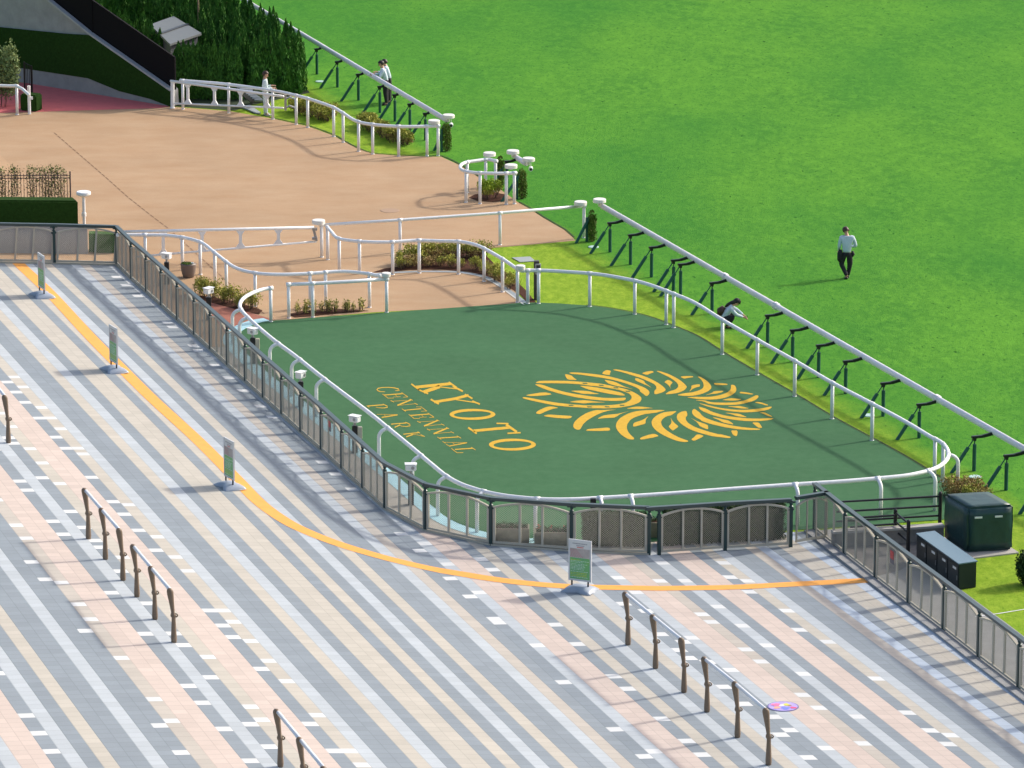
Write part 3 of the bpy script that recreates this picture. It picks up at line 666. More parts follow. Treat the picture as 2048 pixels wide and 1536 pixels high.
def fence(label, pts, skip=(), kerb=None, name='mesh_fence', overrun=(0, 0), rail_w=.13, posts=True):
    W = [G(a, b) for a, b in pts] if not isinstance(pts[0], Vector) else pts
    o = thing(name, label, 'fence', W[0])
    def link(nm, me, loc, rz, sx=1, par=None):
        c = bpy.data.objects.new(nm, me); COL.objects.link(c); c.parent = par or o
        c.location = Vector(loc) - (o.location if par is None else Vector()); c.rotation_euler = (0, 0, rz); c.scale = (sx, 1, 1); return c
    for i, p in enumerate(W):
        a = W[max(i - 1, 0)]; b = W[min(i + 1, len(W) - 1)]
        if posts: link('post', PM, p, math.atan2(b.y - a.y, b.x - a.x))
    bm = bmesh.new(); path = [p + Vector((0, 0, FH - .03)) for p in W]
    d0 = (path[0] - path[1]).normalized(); d1 = (path[-1] - path[-2]).normalized(); path[0] = path[0] + d0 * overrun[0]; path[-1] = path[-1] + d1 * overrun[1]
    for k in range(len(path) - 1):
        bar(bm, path[k], path[k + 1], rail_w + (.003 if k % 2 else 0), .06 + (.003 if k % 2 else 0))
    for k in range(len(path) - 1):
        bar(bm, path[k] - Vector((0, 0, .045)), path[k + 1] - Vector((0, 0, .045)), .07, .035)
    obj('top_rail', bm, RAILTOP, o)
    for i in range(len(W) - 1):
        if i in skip: continue
        a, b = W[i], W[i + 1]; d = b - a; L = d.xy.length; rz = math.atan2(d.y, d.x)
        pe = link('panel', PAN[0], a, rz, L / PANL); pe.rotation_euler = (0, -math.atan2(d.z, L), rz)
        c = bpy.data.objects.new('mesh_infill', PAN[1]); COL.objects.link(c); c.parent = pe
        m = (a + b) / 2
        bk = bmesh.new(); box(bk, (PANL / 2, 0, FH - .115), (.12, .05, .06)); me = bpy.data.meshes.new('clip'); bk.to_mesh(me); bk.free(); me.materials.append(STEEL)
        c = bpy.data.objects.new('clip', me); COL.objects.link(c); c.parent = pe
    if kerb:
        bm = bmesh.new()
        for k in range(len(W) - 1):
            a, b = W[k], W[k + 1]; d = (b - a).normalized(); s = Vector((-d.y, d.x, 0)) * kerb[0]
            bar(bm, a + s + Vector((0, 0, kerb[2] / 2 + .004)) + d * .004, b + s + Vector((0, 0, kerb[2] / 2 + .004)) - d * .004, kerb[1], kerb[2])
        obj('kerb', bm, CONC if len(kerb) < 4 else kerb[3], o)
    return o
fence('back mesh fence panels in front of the grey wall at far left', [(-265, 518), (-140, 522), (-15, 526), (109, 528), (234, 531)], kerb=(0, .1, .05, BEIGE))
lf = px('234,531 263,560 293,586 323,613 355,642 389,672 421,701 455,732 491,765 527,798 564,831 602,866 643,902 684,940 726,979 770,1019 851,1062 982,1091 1143,1103 1298,1110')
o = fence('long mesh fence with arched beige panels curving from the far corner to the gate', lf, kerb=(0, .12, .05, BEIGE))
fence('double mesh gate with dark hedge behind it at the front of the deck', [(1318, 1110), (1450, 1101), (1581, 1094)], name='mesh_gate', overrun=(.35, 0), kerb=None)
fence('short mesh side panel joining the gate to the right fence', [(1590, 1090), (1655, 1079)], name='mesh_fence', posts=False)
rf = [(1629, 1062), (1689, 1110), (1751, 1158), (1817, 1209), (1887, 1262), (1957, 1317), (2037, 1378), (2121, 1443), (2210, 1512)]
fence('right hand mesh fence with grey panels beside the cabinets', rf, kerb=(-.16, .26, .05), overrun=(.05, 0))
# notices hung on the fences
def notice(label, A_, B_, x, y, wd, ht, dx=0):
    A, B = G(*A_), G(*B_); c = WP(x, y, A, B); d = (B - A).normalized(); nn = Vector((d.y, -d.x, 0))
    if nn.y > 0: nn = -nn
    o = thing('notice', label, 'notice', c + nn * .05)
    bm = bmesh.new(); box(bm, c + nn * .05, (wd, .008, ht), d, nn, Vector((0, 0, 1))); obj('plate', bm, mat('notice_grey', (.10, .10, .12), .5), o)
    bm = bmesh.new(); box(bm, c + nn * .056 + Vector((0, 0, .06)), (wd * .9, .006, ht * .62), d, nn, Vector((0, 0, 1))); obj('printed_field', bm, mat('notice_red', (.42, .05, .05), .5, var=.4, vscale=18), o)
notice('small red and grey notice on a panel of the right fence near the cabinets', (1751, 1158), (1817, 1209), 1788, 1114, .26, .34)
notice('small red and white notice on the long fence right of the camera posts', (643, 902), (684, 940), 663, 852, .22, .28)
# ---------------------------------------------------------------- leaning bars on twisted bollards
def bollard_mesh():
    n = 16; prof = [(-.0, .045, .045), (.02, .052, .052), (.10, .058, .056), (.45, .045, .045), (.66, .038, .038), (.70, .055, .055), (.73, .058, .058), (.76, .050, .05), (.80, .036, .036), (1.05, .048, .046), (1.28, .062, .052), (1.36, .064, .05), (1.41, .055, .045), (1.445, .03, .03), (1.45, .002, .002)]
    bm = bmesh.new(); rings = []
    for z, a, b in prof:
        lean = 0 if z < .7 else -(z - .7) * .09
        rings.append([bm.verts.new((math.cos(2 * math.pi * k / n) * a + lean, math.sin(2 * math.pi * k / n) * b, z)) for k in range(n)])
    for i in range(len(rings) - 1):
        for k in range(n): bm.faces.new((rings[i][k], rings[i][(k + 1) % n], rings[i + 1][(k + 1) % n], rings[i + 1][k]))
    tube(bm, [Vector((.03 + .05 * math.cos(t), .0, .725 + .05 * math.sin(t))) for t in [2 * math.pi * k / 12 for k in range(12)]], .014, 6, closed=True)
    for p in bm.faces: p.smooth = True
    me = bpy.data.meshes.new('post'); bm.to_mesh(me); bm.free(); me.materials.append(BRONZE); return me
BOL = bollard_mesh(); BS = 1.35 / 1.45
def leaning(label, feet):
    W = [G(a, b) for a, b in feet]; o = thing('leaning_bar', label, 'leaning bar', W[0], 'leaning bars with brown turned posts')
    for p in W:
        c = bpy.data.objects.new('post', BOL); COL.objects.link(c); c.parent = o; c.location = p - o.location; c.scale = (1.25, 1.25, BS)
    for a, b in zip(W[:-1], W[1:]):
        t = Vector((-.05, 0, 1.28)); bm = bmesh.new(); d = (b - a).normalized(); tube(bm, [a + t + d * .05, b + t - d * .05], .045, 12); obj('pipe', bm, PIPE, o, smooth=True)
leaning('three brown posts with two bars, upper group on the left paving', [(177, 1078), (211, 1119), (246, 1161)])
leaning('three brown posts with two bars, lower group on the left paving', [(274, 1194), (310, 1239), (348, 1285)])
leaning('brown post bar cut by the left edge of the picture', [(-44, 805), (-14, 845), (17, 886)])
leaning('brown post bar cut by the bottom edge of the picture', [(561, 1534), (607, 1592), (655, 1652)])
leaning('three brown posts with two bars right of the green sign stand', [(1256, 1290), (1311, 1337), (1368, 1385)])
leaning('three brown posts with two bars beside the coloured manhole cover', [(1414, 1424), (1475, 1475), (1537, 1530)])
# ---------------------------------------------------------------- sign stands
SGF = mat('sign_frame', (.55, .56, .57), .4); SGB = mat('sign_base', (.30, .345, .41), .28)
def sign(label, foot, ang, group='sign stands along the orange line'):
    g = G(*foot); o = thing('sign_stand', label, 'sign stand', g, group); R_ = Matrix.Rotation(ang, 4, 'Z')
    o.rotation_euler = (0, 0, ang)
    def add(nm, bm, m, par=o, smooth=False): return obj(nm, bm, m, par, smooth, world=False)
    bm = bmesh.new()
    # water filled base: broad low hump with scooped ends
    n = 20; rings = []
    for i in range(9):
        x = -.40 + .80 * i / 8; ww = .19 + .13 * abs(math.cos(math.pi * i / 8)); hh = .03 + .13 * math.sin(math.pi * i / 8) ** .6
        rings.append([bm.verts.new((x, -ww * math.cos(math.pi * k / 10), .01 + hh * math.sin(math.pi * k / 10) ** .6)) for k in range(11)])
    for i in range(8):
        for k in range(10): bm.faces.new((rings[i][k], rings[i][k + 1], rings[i + 1][k + 1], rings[i + 1][k]))
    bm.faces.new(rings[0]); bm.faces.new(rings[-1][::-1]); bmesh.ops.recalc_face_normals(bm, faces=bm.faces[:])
    add('base', bm, SGB, smooth=True)
    for x in (-.22, .22):
        bm = bmesh.new(); tube(bm, [Vector((x, 0, .12)), Vector((x, 0, .27))], .022, 10); add('spring_leg', bm, BLACK)
    bm = bmesh.new(); W_, H0, H1 = .62, .26, 1.33
    for x in (-1, 1): box(bm, (x * (W_ / 2 - .02), 0, (H0 + H1) / 2), (.04, .035, H1 - H0))
    for z in (H0 + .02, H1 - .02): box(bm, (0, 0, z), (W_ - .084, .034, .04))
    fr = add('frame', bm, SGF)
    bm = bmesh.new(); box(bm, (0, 0, (H0 + H1) / 2), (W_ - .082, .014, H1 - H0 - .082)); bd = add('board', bm, mat('board_white', (.62, .62, .60), .5))
    def patch(nm, x0, x1, z0, z1, m, y=-.0095, par=bd):
        b = bmesh.new(); quad(b, [(x0, y, z0), (x1, y, z0), (x1, y, z1), (x0, y, z1)]); add(nm, b, m, par)
    gm = mat('poster_green', (.11, .36, .17), .4, col2=(.20, .46, .12), vscale=2.5)
    patch('green_field', -.27, .27, .31, .86, gm)
    b = bmesh.new()
    for k in range(7):
        x0 = -.27 + k * .055; quad(b, [(x0, -.010, .87), (x0 + .022, -.010, .87), (x0 * .6 - .13, -.010, 1.08), (x0 * .6 - .145, -.010, 1.08)])
    add('photo_stripe', b, mat('poster_pink', (.45, .25, .25), .6), bd)
    patch('photo_field', -.27, .27, .865, 1.10, mat('poster_photo', (.32, .30, .27), .6, col2=(.50, .42, .40), vscale=5), -.0088)
    b = bmesh.new(); rr = random.Random(5)
    for (z, x0, x1, h) in [(1.215, -.20, .20, .028), (1.165, -.10, .12, .025)]:
        x = x0
        while x < x1: wd = rr.uniform(.012, .026); quad(b, [(x, -.0105, z), (x + wd, -.0105, z), (x + wd, -.0105, z + h), (x, -.0105, z + h)]); x += wd + .010
    add('printed_line', b, mat('print_grey', (.25, .25, .27), .6), bd)
    b = bmesh.new(); x = -.08
    while x < .08: quad(b, [(x, -.0105, 1.12), (x + .022, -.0105, 1.12), (x + .022, -.0105, 1.148), (x, -.0105, 1.148)]); x += .03
    add('printed_line', b, mat('print_red', (.65, .10, .08), .6), bd)
    b = bmesh.new(); b2 = bmesh.new()
    for i, z in enumerate([.80, .77, .735, .69, .655, .62, .585, .55, .50, .46, .42, .38, .35]):
        x = -.25; end = rr.uniform(-.02, .24) if i < 5 else rr.uniform(.1, .25)
        while x < end: wd = rr.uniform(.01, .05); quad(b if i not in (0, 9, 10, 11) else b2, [(x, -.0105, z), (x + wd, -.0105, z), (x + wd, -.0105, z + .012), (x, -.0105, z + .012)]); x += wd + .012
    add('printed_line', b, mat('print_white', (.6, .7, .6), .6), bd); add('printed_line', b2, mat('print_yellow', (.6, .6, .05), .6), bd)
    return o
sign('sign stand facing the viewer with a green poster, right of centre', (1160, 1182), math.radians(-24))
sign('thin edge-on sign stand, nearest to the back fence', (84, 593), math.radians(-67))
sign('thin edge-on sign stand, middle one left of the orange line', (228, 742), math.radians(-65))
sign('thin edge-on sign stand where the orange line bends', (459, 975), math.radians(-62))
# ---------------------------------------------------------------- camera posts between fence and rail
def campost(label, foot, hgt, yaw, box2=False, head=True):
    g = G(*foot); o = thing('camera_post', label, 'camera post', g, 'black posts between fence and white rail')
    bm = bmesh.new(); box(bm, g + Vector((0, 0, hgt / 2)), (.15, .15, hgt), bevel=.012); obj('post', bm, BLACK, o)
    if head:
        bm = bmesh.new(); tube(bm, [g + Vector((0, 0, hgt)), g + Vector((0, 0, hgt + .09))], .035, 10); obj('neck', bm, STEEL, o)
        ax = Vector((math.cos(yaw), math.sin(yaw), 0)); ay = Vector((-math.sin(yaw), math.cos(yaw), 0)); c = g + Vector((0, 0, hgt + .19))
        bm = bmesh.new(); box(bm, c, (.29, .19, .17), ax, ay, bevel=.02); box(bm, c + Vector((0, 0, .095)), (.32, .22, .012), ax, ay); obj('camera_housing', bm, WHITE, o)
        bm = bmesh.new(); f = c - ay * .097 + ax * .05; tube(bm, [f, f - ay * .012], .045, 14); obj('lens', bm, STEEL, o)
    if box2:
        bm = bmesh.new(); box(bm, g + Vector((.14, -.02, hgt - .2)), (.12, .14, .34), bevel=.01); obj('junction_box', bm, BEIGE, o)
campost('black post with white camera box left of the plant pot', (334, 569), .72, -.5)
campost('black post with white camera box beside the thin bushes', (418, 640), .72, .9)
campost('black post with tilted white camera and junction box at the deck corner', (506, 728), .80, -.7, True)
campost('black post with white camera box near the upper deck rail', (602, 814), .75, 1.0)
campost('black post with tilted white camera and junction box by the lettering', (710, 906), .78, -.6, True)
campost('black post with white camera box facing the viewer above the fence bend', (822, 1010), .85, .05)
campost('black post without a camera behind the front fence', (1186, 1080), 1.12, 0, head=False)
# info pillar and flat covers
o = thing('info_pillar', 'dark square pillar with a panel beside the capped rail', 'pillar', G(1073, 600)); g = G(1073, 600)
bm = bmesh.new(); box(bm, g + Vector((0, 0, .62)), (.17, .17, 1.24), bevel=.01); obj('pillar', bm, mat('pillar_dark', (.045, .038, .036), .4), o)
bm = bmesh.new(); box(bm, g + Vector((.05, -.09, 1.0)), (.17, .06, .34), bevel=.008); obj('panel', bm, STEEL, o)
bm = bmesh.new(); box(bm, g + Vector((.05, -.122, 1.0)), (.12, .006, .26)); obj('screen', bm, BLACK, o)
def cover(name, label, pts, m, h=.02, th=.015, cat='cover'):
    o = sheet(name, [G(*p) for p in pts], h, m, thick=th); tag(o, label, cat); return o
cover('grate_cover', 'pale square grate cover on the lawn behind the info pillar', px('1024,517 1060,515 1071,524 1040,526'), mat('grate', (.34, .37, .36), .5, metal=.2))
def disc(name, label, c, r, m, cat='cover', h=.03):
    g = G(*c); bm = bmesh.new(); lathe(bm, (g.x, g.y, T(g.x, g.y)), [(r, .006), (r, h), (r * .9, h + .006), (.001, h + .006)], 24); o = obj(name, bm, m); return tag(o, label, cat)
SPR = mat('sprinkler_cover', (.38, .55, .52), .6)
for nm, c in (('between the far running rail and the tall hedge', (640, 164)), ('at the start of the long running rail', (1187, 495)), ('beside a brace near the deck rail', (1737, 832)), ('near the flowering bed by the green covered box', (1950, 955))):
    disc('sprinkler_cover', 'round pale sprinkler cover in the grass ' + nm, c, .17, SPR)
disc('drain_cover', 'sand coloured round cover set in the sand path', (780, 422), .32, mat('drain_sand', (.36, .24, .16), .9), h=.019)
# decorated manhole
g = G(1566, 1414); o = thing('manhole_cover', 'colourful round manhole cover in purple and pink on the paving', 'manhole cover', g)
bm = bmesh.new(); lathe(bm, g, [(.37, .004), (.37, .018), (.001, .018)], 36); obj('rim', bm, mat('manhole_rim', (.16, .15, .30), .5), o)
bm = bmesh.new(); lathe(bm, g, [(.34, .018), (.34, .022), (.001, .022)], 36); obj('field', bm, mat('manhole_violet', (.33, .22, .62), .5, col2=(.50, .45, .80), vscale=7), o)
for dx, dy, r, c in ((-.17, .10, .11, (.75, .18, .35)), (-.02, .05, .07, (.75, .75, .72)), (.08, .10, .10, (.65, .60, .08)), (.15, .04, .05, (.35, .18, .05)), (-.15, -.12, .08, (.80, .40, .25)), (.24, -.12, .08, (.75, .08, .20)), (.05, -.16, .11, (.18, .22, .75))):
    bm = bmesh.new(); r0 = random.Random(int(dx * 100)); pts = []
    for k in range(14): a = 2 * math.pi * k / 14; q = r * r0.uniform(.7, 1.15); pts.append((g.x + dx + q * math.cos(a), g.y + dy + q * math.sin(a), g.z + .026 + .001 * r0.random()))
    f = quad(bm, pts); f.normal_update()
    if f.normal.z < 0: f.normal_flip()
    obj('colour_patch', bm, mat('patch_%d' % int(c[0] * 100 + c[1] * 10), c, .5), o)
# ---------------------------------------------------------------- foliage
def leafmat(name, a, b_, c=None, sc=6):
    if name in MATS: return MATS[name]
    m = mat(name, a, .7, col2=b_, vscale=sc, spec=.2)
    bs = m.node_tree.nodes['Principled BSDF']; bs.inputs['Subsurface Weight'].default_value = 0
    return m
CONIF = leafmat('conifer_leaf', (.020, .085, .014), (.085, .23, .028), sc=3); CONIFW = leafmat('thuja_leaf', (.045, .10, .012), (.14, .20, .03), sc=5)
BUSHY = leafmat('bush_yellow', (.17, .20, .03), (.50, .47, .09), sc=4); BUSHR = leafmat('bush_red', (.27, .15, .07), (.36, .32, .10), sc=5)
BUSHG = leafmat('bush_green', (.13, .24, .02), (.38, .46, .04), sc=6); OLIVE = leafmat('olive_leaf', (.10, .16, .05), (.30, .36, .15), sc=3)
HEDGE = leafmat('hedge_leaf', (.010, .03, .008), (.03, .07, .014), sc=8); BARK = mat('bark', (.10, .065, .045), .9, var=.3, vscale=10)
THIN = leafmat('thin_leaf', (.30, .32, .07), (.50, .40, .13), sc=5)
def leaf(bm, c, s, rnd, upw=0., mi=0, nr=.45):
    d = Vector((rnd.gauss(0, 1), rnd.gauss(0, 1), rnd.gauss(0, 1) + upw)).normalized(); e = d.cross(Vector((rnd.gauss(0, 1), rnd.gauss(0, 1), rnd.gauss(0, 1)))).normalized()
    a = s * rnd.uniform(.7, 1.4); b = a * nr
    f = quad(bm, [c - d * a, c + e * b, c + d * a, c - e * b]); f.material_index = mi
def conifer_meshes(h, r, n, s, seed, mtl, spiky=1., tp=.55):
    rnd = random.Random(seed); bm = bmesh.new()
    spires = [(0, 0, 1.)] + [(rnd.uniform(-.5, .5) * r, rnd.uniform(-.5, .5) * r, rnd.uniform(.7, .95)) for _ in range(3)]
    for i in range(n):
        sx, sy, sh = rnd.choice(spires); z = rnd.random() ** .85; zz = z * h * sh
        rr = r * (.95 if z < tp else .95 * (1 - ((z - tp) / (1 - tp)) ** 1.3)) * (1 if sh == 1 else .75); a = rnd.uniform(0, 6.283); q = rr * math.sqrt(rnd.uniform(.35, 1)) * (1 + .18 * math.sin(a * 3 + z * 9 + seed))
        leaf(bm, Vector((sx + q * math.cos(a), sy + q * math.sin(a), .04 + zz)), s * rnd.uniform(.7, 1.5), rnd, 4.5 * spiky, 0, .30)
    m1 = bpy.data.meshes.new('crown'); bm.to_mesh(m1); bm.free(); m1.materials.append(mtl)
    bm = bmesh.new(); tube(bm, [Vector((0, 0, 0)), Vector((0, 0, h * .8))], [.05, .015], 8); m2 = bpy.data.meshes.new('trunk'); bm.to_mesh(m2); bm.free(); m2.materials.append(BARK)
    return m1, m2
def plant(name, label, cat, loc, meshes, scale=(1, 1, 1), group=None, rz=0, parts=('crown', 'trunk')):
    o = thing(name, label, cat, loc, group); o.scale = scale; o.rotation_euler = (0, 0, rz)
    for nm, me in zip(parts, meshes):
        c = bpy.data.objects.new(nm, me); COL.objects.link(c); c.parent = o
    return o
CM = [conifer_meshes(2.4, .29, 3400, .058, s, CONIF) for s in (1, 2, 3, 4)]
def row(label, group, p0, p1, n, hs, jit=.12, sc=1., nm='conifer'):
    rnd = random.Random(n + int(p0.x * 10))
    for i in range(n):
        p = p0 + (p1 - p0) * (i / max(1, n - 1)) + Vector((rnd.uniform(-jit, jit), rnd.uniform(-jit, jit), 0)); p.z = T(p.x, p.y)
        k = rnd.uniform(*hs) / 2.4; plant(nm, label, 'conifer', p, CM[rnd.randrange(4)], (k ** .5 * sc, k ** .5 * sc, k), group, rnd.uniform(0, 6))
a20 = math.radians(20); D20 = Vector((-math.sin(a20), math.cos(a20), 0)); N20 = Vector((math.cos(a20), math.sin(a20), 0))
c0 = G(597, 184)
row('dark green conifer in the tall row against the turf', 'tall conifers beside the running rail', c0, c0 + D20 * 19, 36, (2.2, 2.6))
row('dark green conifer in the inner tall row', 'tall conifers behind the outer row', c0 - N20 * .75 + D20 * .3, c0 - N20 * .75 + D20 * 19, 26, (2.2, 2.7))
row('dark green conifer in the third tall row', 'tall conifers in the middle of the thicket', c0 - N20 * 1.4 + D20 * .2, c0 - N20 * 1.9 + D20 * 19, 22, (2.1, 2.7))
row('dark conifer on the shaded side of the thicket', 'tall conifers on the inner side', c0 - N20 * 2.0 + D20 * .5, c0 - N20 * 3.2 + D20 * 19, 20, (2.1, 2.6))
row('lower green conifer behind the white gate', 'low conifers behind the white gate', G(358, 197), G(472, 199), 12, (1.75, 2.15), .06)
row('conifer in the second low row behind the gate', 'low conifers second row', G(362, 188), G(470, 190), 8, (1.7, 2.0), .08)
row('bushy conifer behind the louvred fence', 'conifers behind the louvred fence', G(340, 175) + Vector((-.35, .6, 0)), G(340, 175) + Vector((-8.2, 15.5, 0)), 30, (2.0, 2.4), .12, 1.05)
row('front conifer of the tall thicket behind the person in pale uniform', 'front conifers of the thicket', G(508, 196), G(590, 188), 8, (1.95, 2.3), .05)
# small clipped thujas at the rail ends
TM = [conifer_meshes(.95, .15, 1500, .035, s, CONIFW, .3, .88) for s in (5, 6)]
for lab, c, k in (('small thuja at the end of the far running rail', (893, 303), 0), ('small thuja left of the short running rail', (1001, 372), 1), ('small thuja under the short running rail cap', (1044, 398), 0), ('brownish thuja at the start of the long running rail', (1184, 483), 1)):
    plant('thuja', lab, 'conifer', G(*c), TM[k], (1, 1, 1.05))
for p_, q_, nm_ in (((893, 303), (868, 302), 'at the end of the far running rail'), ((1044, 398), (1003, 404), 'beside the small horseshoe rail, nearer one'), ((1001, 372), (990, 372), 'beside the small horseshoe rail, farther one'), ((1184, 483), (1152, 487), 'at the start of the long running rail')):
    g = G(*q_); e = G(*p_); bm = bmesh.new(); tube(bm, [g, e + Vector((-.06, 0, .85))], .05, 10); o = obj('brace', bm, SLEEVE)
    tag(o, 'slanted dark green brace leaning to the thuja ' + nm_, 'brace')
    bm = bmesh.new(); tube(bm, [e + Vector((-.17, -.05, 0)), e + Vector((-.17, -.05, .8))], .045, 10); o = obj('stake', bm, SLEEVE); tag(o, 'upright dark green stake of the thuja ' + nm_, 'stake')
def bush_mesh(rx, ry, h, n, s, seed, mt, stems=14, lump=.35, hollow=.35, mt2=None):
    rnd = random.Random(seed); bm = bmesh.new(); bumps = [(rnd.uniform(0, 6.28), rnd.uniform(.15, .95), rnd.uniform(.5, 1)) for _ in range(9)]
    for i in range(n):
        a, q, hh = rnd.choice(bumps); cx = rx * q * math.cos(a) * .75; cy = ry * q * math.sin(a) * .75
        d = Vector((rnd.gauss(0, 1), rnd.gauss(0, 1), rnd.gauss(0, 1))).normalized() * rnd.uniform(hollow, 1)
        leaf(bm, Vector((cx + d.x * rx * lump, cy + d.y * ry * lump, max(.03, h * (.25 + .4 * hh) + d.z * h * lump))), s, rnd, .5, 0 if (not mt2 or d.z > -.15) else 1)
    m1 = bpy.data.meshes.new('foliage'); bm.to_mesh(m1); bm.free(); m1.materials.append(mt)
    if mt2: m1.materials.append(mt2)
    bm = bmesh.new()
    for i in range(stems):
        a = rnd.uniform(0, 6.28); q = rnd.random(); b0 = Vector((rx * .5 * q * math.cos(a), ry * .5 * q * math.sin(a), 0)); e = Vector((rx * .9 * q * math.cos(a), ry * .9 * q * math.sin(a), h * rnd.uniform(.5, .85)))
        tube(bm, [b0, (b0 + e) / 2 + Vector((rnd.uniform(-.03, .03), 0, 0)), e], [.010, .008, .004], 5)
    m2 = bpy.data.meshes.new('stems'); bm.to_mesh(m2); bm.free(); m2.materials.append(BARK); return m1, m2
def bush(label, c, rx, ry, h, n, s, seed, mt, mt2=None, **kw):
    return plant('shrub', label, 'shrub', G(*c), bush_mesh(rx, ry, h, n, s, seed, mt, mt2=mt2, **kw), parts=('foliage', 'stems'))
HB = [bush_mesh(.42, .42, .55, 1100, .035, s, BUSHY, mt2=BUSHR) for s in (11, 12, 13)]
def strip(label, group, path, n, meshes, sc=(.8, 1.15), jit=.15, zs=1.):
    P = [G(*p) for p in path]; rnd = random.Random(len(label)); Ls = [(P[i + 1] - P[i]).length for i in range(len(P) - 1)]; tot = sum(Ls)
    for i in range(n):
        t = tot * (i + .5) / n; k = 0
        while t > Ls[k]: t -= Ls[k]; k += 1
        p = P[k] + (P[k + 1] - P[k]) * (t / Ls[k]) + Vector((rnd.uniform(-jit, jit), rnd.uniform(-jit, jit), 0)); p.z = T(p.x, p.y); s = rnd.uniform(*sc)
        plant('shrub', label, 'shrub', p, meshes[rnd.randrange(len(meshes))], (s, s, s * zs * rnd.uniform(.9, 1.1)), group, rnd.uniform(0, 6), ('foliage', 'stems'))
strip('yellow green low shrub in the first clipped strip behind the verge rail', 'yellow green shrubs of the first verge strip', px('588,222 625,232 665,243'), 11, HB, zs=1.15)
strip('yellow green low shrub in the second clipped strip near the rail cap', 'yellow green shrubs of the second verge strip', px('728,252 760,268 790,283 815,293'), 13, HB, zs=1.1)
cover('soil_bed', 'dark soil bed around the shrub inside the horseshoe rail', px('938,396 950,390 985,385 1010,390 1012,402 985,405 955,403'), SOIL, .018, .006, 'flower bed')
bush('rounded green yellow shrub inside the small horseshoe rail', (974, 398), .62, .5, .72, 2600, .04, 21, BUSHG, BUSHY)
cover('soil_bed', 'long dark soil bed with red green shrubs inside the curved rail', px('745,546 770,538 800,534 860,512 920,500 965,505 990,530 1020,552 1050,580 1072,606 1058,609 1040,590 1010,570 985,556 940,545 880,540 820,541 780,545'), SOIL, .018, .006, 'flower bed')
HR = [bush_mesh(.40, .40, .55, 700, .032, s, BUSHY, mt2=BUSHR, lump=.42) for s in (31, 32, 33)] + [bush_mesh(.40, .40, .5, 700, .032, 34, BUSHR, lump=.42)]
strip('loose reddish green shrub in the long soil bed, front line', 'shrubs in the long soil bed, front line', px('790,538 850,533 920,534 965,542 1000,560 1030,580'), 14, HR, (.6, .95))
strip('loose reddish green shrub in the long soil bed, back line', 'shrubs in the long soil bed, back line', px('800,532 860,520 920,512 965,518'), 13, HR, (.8, 1.25))
gut = spline(gp('750,549 790,546 838,544 880,544 916,545 945,549 967,554 985,562 1004,573 1030,592 1054,610'), 5)
tag(band('gutter', gut, -.07, .09, .022, mat('gutter_grate', (.27, .31, .34), .5, metal=.2, var=.2, vscale=20)), kind='structure')
tag(band('gutter_edge', gut, -.13, -.07, .026, mat('edge_strip', (.46, .46, .44), .7)), kind='structure')
cover('soil_bed', 'narrow soil bed with seedlings behind the short straight rail', px('575,630 600,624 660,618 720,621 738,623 680,628 620,634 590,636'), SOIL, .018, .006, 'flower bed')
cover('soil_bed', 'soil bed with thin bushes behind the long fence', px('395,592 430,596 470,604 525,622 518,630 480,622 430,608 395,600'), SOIL, .020, .006, 'flower bed')
SD = [bush_mesh(.14, .14, .42, 150, .028, s, THIN, stems=5, lump=.5) for s in (41, 42, 43)]
strip('thin pale seedling in the narrow bed by the deck', 'seedlings in the narrow bed', px('590,630 640,625 725,624'), 12, SD, (.8, 1.2), .08)
TB = [bush_mesh(.32, .32, .62, 520, .034, s, BUSHY, stems=10, lump=.42) for s in (51, 52)]
strip('yellowish bush behind the long fence beside the camera post', 'yellowish bushes behind the long fence', px('400,588 430,598 455,606 505,622'), 9, TB, (.65, 1.05), .12)
strip('reddish flowering shrub beside the green covered box', 'flowering shrubs by the covered box', px('1912,985 1935,1000 1960,1004'), 8, HR, (.7, 1.1), .25)
bush('dark round bush cut by the right edge of the picture', (2060, 1170), .42, .42, .85, 6000, .04, 61, HEDGE, stems=20, lump=.5)
# ground under the flowering shrubs
cover('soil_bed', 'small soil bed under the flowering shrubs by the covered box', px('1905,985 1925,975 1960,990 1975,1008 1930,1012 1910,1000'), SOIL, .018, .006, 'flower bed')
# hedges behind the front fence
def hedge(label, c0_, c1_, hgt, dep):
    a, b = G(*c0_), G(*c1_); d = (b - a); L = d.length; d.normalize(); n_ = Vector((-d.y, d.x, 0)); rnd = random.Random(int(L * 100))
    o = thing('hedge', label, 'hedge', a); bm = bmesh.new()
    box(bm, (a + b) / 2 + n_ * dep / 2 + Vector((0, 0, hgt / 2)), (L * .96, dep * .8, hgt * .93), d, n_)
    for i in range(int(L * 2300)):
        f = rnd.random(); u = rnd.uniform(0, L); v_ = rnd.uniform(0, dep); z = rnd.uniform(0, hgt)
        if f < .55: v_ = rnd.uniform(-.02, .05)
        elif f < .85: z = hgt + rnd.gauss(-.02, .03)
        leaf(bm, a + d * u + n_ * v_ + Vector((0, 0, z)), .035, rnd)
    obj('foliage', bm, HEDGE, o)
hedge('dark clipped hedge behind the last panel before the gate', (1162, 1092), (1290, 1096), .86, .4)
hedge('dark clipped hedge behind the double gate', (1327, 1093), (1572, 1079), .92, .4)
